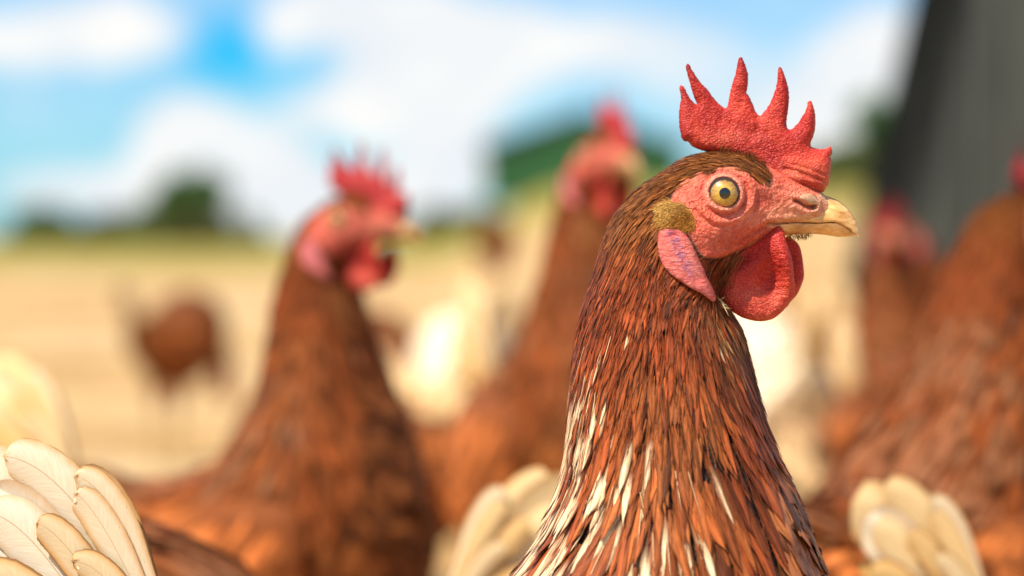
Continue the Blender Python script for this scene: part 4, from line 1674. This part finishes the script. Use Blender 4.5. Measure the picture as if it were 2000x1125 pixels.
def coarse_plumage(V, F, palette):
    bvh = bvh_of(V, F)
    roots = scatter(V, F, 2.2, (1, 1), not_face)
    n = len(roots)
    P2 = roots[:, [0, 2]]
    L, W, br = sizes(P2)
    L, W = L * 1.25, W * 1.9
    C, cream, br = colours(P2, n)
    C = (C * 0.5 + C.mean(0) * 0.5) * 0.74
    if palette == 'saddle':
        m_ = smooth(800, 500, P2[:, 0]) * (rng.random(n) < .95)
        C = C * (1 - m_[:, None]) + np.array([0.92, 0.64, 0.30]) * rng.uniform(.85, 1.1, (n, 1)) * m_[:, None]
    elif palette == 'pale':      # rear and saddle cream to yellow
        rear = smooth(1250, 800, P2[:, 0])
        m_ = (rng.random(n) < 0.95) * rear
        C = C * (1 - m_[:, None]) + np.array([0.88, 0.66, 0.36]) * rng.uniform(.85, 1.1, (n, 1)) * m_[:, None]
    else:
        rear = smooth(600, 350, P2[:, 0]) * (rng.random(n) < 0.25)
        C = C * (1 - rear[:, None]) + np.array([0.70, 0.45, 0.20]) * rear[:, None]
    if palette == 'white':
        C = np.array([0.92, 0.80, 0.60]) * rng.uniform(.75, 1.1, (n, 1))
    return ribbons(roots, bvh, L, W, C, cream * .12, np.maximum(br, smooth(1200, 1500, P2[:, 1])), nl=4, na=3)


def template(theta, tail_bend, palette):
    """list of (name, [mesh], [children])"""
    T_ = []
    bt = lambda V: to_local(bend(V, theta, tail=tail_bend))

    def rebend(me):
        n = len(me.vertices)
        co = np.empty(n * 3, np.float32)
        me.vertices.foreach_get('co', co)
        co = co.reshape(-1, 3).astype(float)
        P = np.stack([co[:, 0] / S + X0, co[:, 1] / S, PYG - co[:, 2] / S], 1)
        me.vertices.foreach_set('co', bt(P).astype(np.float32).ravel())
        me.update()
        return me
    me, V, F = build_body(False)
    T_.append(('body', rebend(me), []))
    Vp, Fp, Cp, Up = coarse_plumage(V, F, palette)
    T_.append(('plumage', mesh_np('plumage', bt(Vp), Fp, MT['flock_plumage'], col=Cp, uv=Up), [], 'stuff'))
    T_.append(('comb', rebend(build_comb(False)), []))
    for s in (-1, 1):
        T_.append(('wattle', rebend(build_wattle(s, False)), []))
        T_.append(('ear_lobe', rebend(build_lobe(s, False)), []))
        e, i, p = build_eye(s, False)
        T_.append(('eye', rebend(e), [('iris', rebend(i)), ('pupil', rebend(p))]))
        Vw, Fw = build_wing(s)
        bw = bvh_of(Vw, Fw)
        rw = scatter(Vw, Fw, 1.6, (1, 1))
        L, W, br = sizes(rw[:, [0, 2]])
        n = len(rw)
        C = np.array([.32, .098, .026]) * np.exp(rng.normal(0, .3, n))[:, None]
        if palette == 'white':
            C = np.array([0.92, 0.80, 0.60]) * rng.uniform(.75, 1.1, (n, 1))
        if palette == 'pale':
            C = C * .25 + np.array([0.85, 0.60, 0.30]) * .75 * rng.uniform(.8, 1.15, (n, 1))
        rv = ribbons(rw, bw, L * 1.3, W * 1.6, C, np.zeros(n), np.ones(n), nl=4, na=3)
        under = mesh_np('wing', bt(Vw), Fw, MT['flock_plumage'], col=np.tile([.2, .06, .018] if palette != 'white' else [.7, .6, .42], (len(Vw), 1)), uv=Vw[:, [0, 2]] / 60)
        T_.append(('wing', under, [('wing_plumage', mesh_np('wing_plumage', bt(rv[0]), rv[1], MT['flock_plumage'], col=rv[2], uv=rv[3]), 'stuff')]))
        (vt, ft), (vl, fl) = build_leg(s)
        T_.append(('thigh', mesh_np('thigh', to_local(vt), ft, MT['flock_plumage'], col=np.tile([.35, .11, .04] if palette != 'white' else [.7, .6, .42], (len(vt), 1)), uv=vt[:, [0, 2]] / 60), []))
        T_.append(('leg', mesh_np('leg', to_local(vl), fl, MT['leg']), []))
    T_.append(('upper_beak', rebend(build_beak(True, False)), []))
    T_.append(('lower_beak', rebend(build_beak(False, False)), []))
    for V_, F_, UV_, c_, mg_ in build_tail(False):
        if palette != 'pale':
            pass
        if len(T_) % 3:
            c_ = c_ * np.array([1.12, 0.96, 0.66])
        else:
            c_ = c_ * np.array([1.12, 1.12, 1.1])
        T_.append(('tail_feather', mesh_np('tail_feather', bt(V_), F_, MT['tail'], col=c_, uv=UV_, attrs={'margin': mg_}), []))
    return T_


def spawn(T_, loc, rz, sc, label, group):
    root = empty('hen', loc, rz, sc)
    meta(root, label, 'hen', group)
    for it in T_:
        o = obj(it[0], it[1], root)
        if len(it) > 3:
            o['kind'] = it[3]
        for ch in it[2]:
            c = obj(ch[0], ch[1], o)
            if len(ch) > 2:
                c['kind'] = ch[2]
    return root


def main_hen():
    root = empty('hen', ((X0 - 1000) * S, D0, 0))
    meta(root, 'sharp brown hen in front with tall red comb, golden eye and cream streaked neck', 'hen', 'hens in the yard')
    me, V, F = build_body(True)
    obj('body', me, root)
    obj('comb', build_comb(True), root)
    for s in (-1, 1):
        obj('wattle', build_wattle(s, True), root)
        obj('ear_lobe', build_lobe(s, True), root)
        e, i, p = build_eye(s, True)
        eo = obj('eye', e, root)
        obj('iris', i, eo)
        obj('pupil', p, eo)
        obj('nostril_flap', build_nostril(s), root)
    obj('upper_beak', build_beak(True, True), root)
    obj('lower_beak', build_beak(False, True), root)
    bvh = bvh_of(V, F)
    # fine neck plumage
    reg = lambda c: not_face(c) * (c[:, 2] < 1215)
    roots = scatter(V, F, 4.2, (1.0, 0.6), reg)
    # order irrelevant; pick the 300 largest visible ones as single feathers
    P2 = roots[:, [0, 2]]
    n = len(roots)
    L, W, br = sizes(P2)
    L = L * rng.uniform(0.8, 1.25, n)
    W = W * rng.uniform(0.75, 1.25, n)
    C, cream, br = colours(P2, n, roots)
    vis = (roots[:, 1] < -25) & (P2[:, 1] > 700) & (P2[:, 1] < 1120)
    score = np.where(vis, L * W, -1)
    big = np.zeros(n, bool)
    big[np.argsort(-score)[:290]] = True
    rest = ~big
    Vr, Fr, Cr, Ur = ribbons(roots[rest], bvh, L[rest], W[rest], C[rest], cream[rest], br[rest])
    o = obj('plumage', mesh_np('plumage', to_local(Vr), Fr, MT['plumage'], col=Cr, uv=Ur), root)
    o['kind'] = 'stuff'
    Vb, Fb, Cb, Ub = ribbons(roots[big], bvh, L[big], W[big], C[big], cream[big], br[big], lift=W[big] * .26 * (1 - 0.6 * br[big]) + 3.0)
    per = 30
    VL = to_local(Vb).reshape(-1, per, 3)
    f1 = Fb[:20]
    Cb = Cb.reshape(-1, per, 3)
    Ub = Ub.reshape(-1, per, 2)
    for k in range(len(VL)):
        obj('neck_feather', mesh_np('neck_feather', VL[k], f1, MT['plumage'], col=Cb[k], uv=Ub[k]), root)
    # loose barbs over everything: soft streaky surface and a broken outline
    r2 = scatter(V, F, 7.0, (1.0, 0.25), reg)
    r2 = r2[rng.random(len(r2)) > sizes(r2[:, [0, 2]])[2] * 0.9]
    m_ = len(r2)
    near = [bvh.find_nearest(Vector(p)) for p in r2]
    nr = np.array([tuple(q[1]) for q in near])
    d2 = flow(r2[:, [0, 2]])
    j = rng.normal(0, 0.12, m_)
    D = np.stack([d2[:, 0] * np.cos(j) - d2[:, 1] * np.sin(j), np.zeros(m_), d2[:, 0] * np.sin(j) + d2[:, 1] * np.cos(j)], 1)
    D = D - nr * (D * nr).sum(1)[:, None]
    D /= np.maximum(np.linalg.norm(D, axis=1), 1e-3)[:, None]
    L2, W2, _ = sizes(r2[:, [0, 2]])
    C2, cr2, _ = colours(r2[:, [0, 2]], m_, r2)
    C2 = C2 * rng.uniform(0.6, 1.35, (m_, 1))
    pk = (cr2 > 0) & (rng.random(m_) < .25)
    C2[pk] = np.array([0.85, 0.62, 0.36])
    hv = hairs(r2 + nr * (W2 * 0.12 + 2)[:, None], D, nr, L2 * rng.uniform(0.4, 0.8, m_), np.clip(W2 * 0.10, 0.8, 1.4), C2, 0.06)
    o = obj('loose_barbs', mesh_np('loose_barbs', to_local(hv[0]), hv[1], MT['plumage'], col=hv[2], uv=hv[3]), root)
    o['kind'] = 'stuff'
    # ---- ear tuft
    tp = crop2([(500, 320), (478, 280), (505, 245), (560, 222), (620, 235), (690, 275), (735, 330), (752, 390), (730, 435), (660, 440), (590, 420), (520, 410), (480, 375)])
    tuft = catmull(corr(tp, -100), 6)
    G = hexgrid(tuft.min(0), tuft.max(0), 1.35)
    G = G[inside(G, tuft)]
    for s in (-1, 1):
        m_ = len(G)
        Q = G + rng.normal(0, 1.8, G.shape)
        yb = body_y(Q, detail=False)
        dt = np.clip(seg_dist(Q, tuft) / 14, 0, 1)
        R3 = np.stack([Q[:, 0] + 3, s * (yb + 4 * dt - 2), Q[:, 1] - 2], 1)
        sh = rng.normal(0, .28, (m_, 2))
        D = np.stack([-0.72 + sh[:, 0], s * (0.22 + 0.25 * dt), 0.34 + sh[:, 1]], 1)
        D /= np.linalg.norm(D, axis=1)[:, None]
        k = np.clip((Q[:, 0] * 0.8 + Q[:, 1] * 0.9 - (1300 * .8 + 395 * .9)) / 50, 0, 1)
        C = np.array([1.0, 0.62, 0.18])[None] * (1 - k[:, None]) + np.array([0.50, 0.21, 0.04]) * k[:, None]
        C = C * rng.uniform(.6, 1.35, (m_, 1))
        hv = hairs(R3, D, np.tile([0, s * 1.0, 0], (m_, 1)), rng.uniform(8, 20, m_), rng.uniform(0.8, 1.7, m_), C, 0.25)
        o = obj('ear_tuft', mesh_np('ear_tuft', to_local(hv[0]), hv[1], MT['down'], col=hv[2], uv=hv[3]), root)
        o['kind'] = 'stuff'
    # ---- bristles: brow tips over the comb, chin, jaw
    segs = []
    def bristles(pts, dirv, nb, L_, w_, c0, c1, yd, spread=.25, jitter=3):
        c_ = catmull(pts, 2, False)
        id_ = rng.integers(0, len(c_), nb)
        Q = c_[id_] + rng.normal(0, jitter, (nb, 2))
        d_ = np.array(dirv)[None] + rng.normal(0, spread, (nb, 2))
        D = np.stack([d_[:, 0], np.full(nb, -0.25 if yd < 0 else .25), d_[:, 1]], 1)
        D /= np.linalg.norm(D, axis=1)[:, None]
        R3 = np.stack([Q[:, 0], np.full(nb, yd) + rng.normal(0, 4, nb), Q[:, 1]], 1)
        mixv = rng.random((nb, 1))
        C = np.array(c0) * mixv + np.array(c1) * (1 - mixv)
        segs.append(hairs(R3, D, np.tile([0, -1.0 if yd < 0 else 1.0, 0], (nb, 1)), rng.uniform(.5, 1, nb) * L_, np.full(nb, w_), C, 0.05))
    for s in (-1, 1):
        bristles([(1405, 297), (1440, 303), (1462, 312)], (0.25, -0.95), 34, 17, 1.6, (.10, .03, .01), (.22, .08, .02), s * 27, .3, 3)
        bristles([(1455, 312), (1475, 325), (1492, 345), (1500, 360)], (-0.15, -0.98), 60, 30, 1.7, (.12, .035, .012), (.30, .11, .03), s * 34, .22, 3)
        bristles([(1492, 348), (1500, 362), (1512, 380)], (-0.2, -0.95), 60, 22, 1.5, (.16, .04, .014), (.42, .17, .06), s * 50, .25, 4)
        bristles([(1540, 459), (1580, 458)], (0.1, 1), 40, 13, 1.2, (.25, .13, .04), (.5, .3, .12), s * 16, .3, 2)
        bristles([(1368, 500), (1400, 508), (1440, 498)], (-0.6, 0.8), 240, 34, 1.5, (.14, .03, .012), (.36, .12, .04), s * 62, .2, 7)
        bristles([(1375, 535), (1400, 540), (1425, 520)], (-0.4, 0.9), 220, 38, 1.6, (.10, .02, .008), (.30, .09, .03), s * 50, .2, 9)
        bristles([(1470, 350), (1488, 372), (1500, 400), (1480, 420)], (-0.7, 0.25), 46, 8, 0.9, (.12, .03, .012), (.3, .1, .04), s * 66, .4, 8)
        bristles([(1330, 370), (1350, 360), (1400, 335), (1450, 340)], (-0.8, 0.4), 60, 8, 0.8, (.2, .06, .02), (.45, .2, .08), s * 90, .4, 5)
        bristles([(1350, 440), (1380, 480), (1430, 485)], (-0.7, 0.5), 40, 8, 0.8, (.2, .05, .02), (.5, .2, .1), s * 94, .4, 8)
        bristles([(1385, 590), (1400, 585)], (0.45, 0.6), 18, 34, 1.8, (.62, .42, .2), (.75, .55, .3), s * 75, .45, 4)
    V_, F_, C_, U_, b = [], [], [], [], 0
    for v, f, c, u in segs:
        V_.append(v); F_.append(f + b); C_.append(c); U_.append(u)
        b += len(v)
    o = obj('bristles', mesh_np('bristles', to_local(np.concatenate(V_)), np.concatenate(F_), MT['down'], col=np.concatenate(C_), uv=np.concatenate(U_)), root)
    o['kind'] = 'stuff'
    # ---- lower body, out of frame: coarse feathers, wings, legs
    r4 = scatter(V, F, 2.4, (1, 1), lambda c: (c[:, 2] > 1190) * 1.0)
    L4, W4, b4 = sizes(r4[:, [0, 2]])
    C4, c4, _ = colours(r4[:, [0, 2]], len(r4))
    r = ribbons(r4, bvh, L4, W4 * 1.3, C4, c4, np.ones(len(r4)), nl=4, na=3)
    o = obj('body_plumage', mesh_np('body_plumage', to_local(r[0]), r[1], MT['plumage'], col=r[2], uv=r[3]), root)
    o['kind'] = 'stuff'
    for s in (-1, 1):
        Vw, Fw = build_wing(s)
        bw = bvh_of(Vw, Fw)
        rw = scatter(Vw, Fw, 1.8, (1, 1))
        Lw, Ww, _ = sizes(rw[:, [0, 2]])
        Cw = np.array([.42, .13, .045]) * np.exp(rng.normal(0, .3, len(rw)))[:, None]
        rv = ribbons(rw, bw, Lw * 1.3, Ww * 1.3, Cw, np.zeros(len(rw)), np.ones(len(rw)), nl=4, na=3)
        wo = obj('wing', mesh_np('wing', to_local(Vw), Fw, MT['plumage'], col=np.tile([.3, .09, .03], (len(Vw), 1)), uv=Vw[:, [0, 2]] / 60), root)
        po = obj('wing_plumage', mesh_np('wing_plumage', to_local(rv[0]), rv[1], MT['plumage'], col=rv[2], uv=rv[3]), wo)
        po['kind'] = 'stuff'
        (vt, ft), (vl, fl) = build_leg(s)
        obj('thigh', mesh_np('thigh', to_local(vt), ft, MT['plumage'], col=np.tile([.35, .11, .04], (len(vt), 1)), uv=vt[:, [0, 2]] / 60), root)
        obj('leg', mesh_np('leg', to_local(vl), fl, MT['leg']), root)
    for V_, F_, UV_, c_, mg_ in build_tail(True):
        obj('tail_feather', mesh_np('tail_feather', to_local(V_), F_, MT['tail'], col=c_, uv=UV_, attrs={'margin': mg_}), root)
    return root


main_hen()

# ------------------------------------------------------------------ background hens
ALERT = template(0.0, 0.0, 'brown')
ALERT_LOW = template(math.radians(15), -0.9, 'brown')
SADDLE = template(math.radians(128), 0.0, 'saddle')
ALERT_LEAN = template(math.radians(16), 0.2, 'brown')
FORAGE = template(math.radians(128), 0.0, 'brown')
FORAGE_PALE = template(math.radians(128), 0.0, 'pale')
FORAGE_WHITE = template(math.radians(110), 0.15, 'white')
G = 'hens in the yard'


def place(T_, part_px, d, local_px, rz, sc, label):
    """stand a hen so that its point local_px (in hen pixels) is seen at photo column part_px"""
    lx, ly = (local_px - X0) * S * sc, 0.0
    wx = PX(part_px, d)
    x = wx - lx * math.cos(rz)
    y = d - lx * math.sin(rz)
    return spawn(T_, (x, y, float(ground_z(x, y))), rz, sc, label, G)


rad = math.radians
place(ALERT, 688, 1.31, 1414, rad(-20), 0.99, 'blurred brown hen with upright neck and red comb facing right, left of centre')
place(ALERT, 1188, 1.62, 1414, rad(-66), 1.095, 'blurred brown hen facing the camera in front of the green shed')
place(ALERT_LOW, 1998, 1.26, 1690, rad(46), 1.01, 'large blurred brown hen cut off by the right edge of the frame')
place(SADDLE, 1125, 1.04, -60, rad(186), 0.90, 'hen with fanned pale yellow tail low at the left of the sharp hen')
place(FORAGE_WHITE, 1590, 2.35, 160, rad(105), 1.03, 'cream white hen seen from behind, under the beak of the sharp hen')
place(FORAGE_PALE, 1700, 0.98, -20, rad(12), 0.905, 'hen with fluffy white rump at the lower right corner')
place(FORAGE, 325, 4.4, 900, rad(62), 0.95, 'small dark brown hen pecking alone on the open sand at the left')
place(FORAGE, 955, 11.5, 700, rad(70), 1.2, 'tiny far brown hen level with the wattle of the hen facing the camera')
place(FORAGE_PALE, 900, 2.7, 200, rad(135), 0.88, 'pale yellow hen between the left upright hen and the hen facing the camera')
place(FORAGE, 905, 2.0, 500, rad(160), 0.93, 'low brown hen back touching the breast of the left upright hen')
place(FORAGE_WHITE, 985, 3.3, 300, rad(250), 0.95, 'cream white hen pecking beside the neck of the hen facing the camera')
place(ALERT, 1745, 2.5, 1414, rad(-100), 0.98, 'blurred hen facing us left of the henhouse wall')
place(ALERT_LEAN, 1815, 3.0, 1414, rad(200), 1.0, 'hen facing left close to the grey henhouse sheets')
place(FORAGE, 1740, 2.1, 800, rad(-75), 0.98, 'dark brown hen pecking at the left of the large cut off hen')
place(FORAGE, 1690, 3.6, 600, rad(-70), 1.0, 'brown hen pecking behind the beak tip of the sharp hen')
place(FORAGE, 1530, 4.2, 700, rad(30), 0.95, 'small brown hen pecking just right of the throat of the sharp hen')
place(SADDLE, 850, 2.25, 200, rad(150), 0.80, 'hen with golden saddle, low behind the breast of the left upright hen')
place(FORAGE, 800, 3.4, 900, rad(200), 0.95, 'brown hen pecking right beside the throat of the left upright hen')
place(FORAGE_PALE, 1500, 1.9, 300, rad(80), 0.80, 'low hen with pale back right behind the breast of the sharp hen')
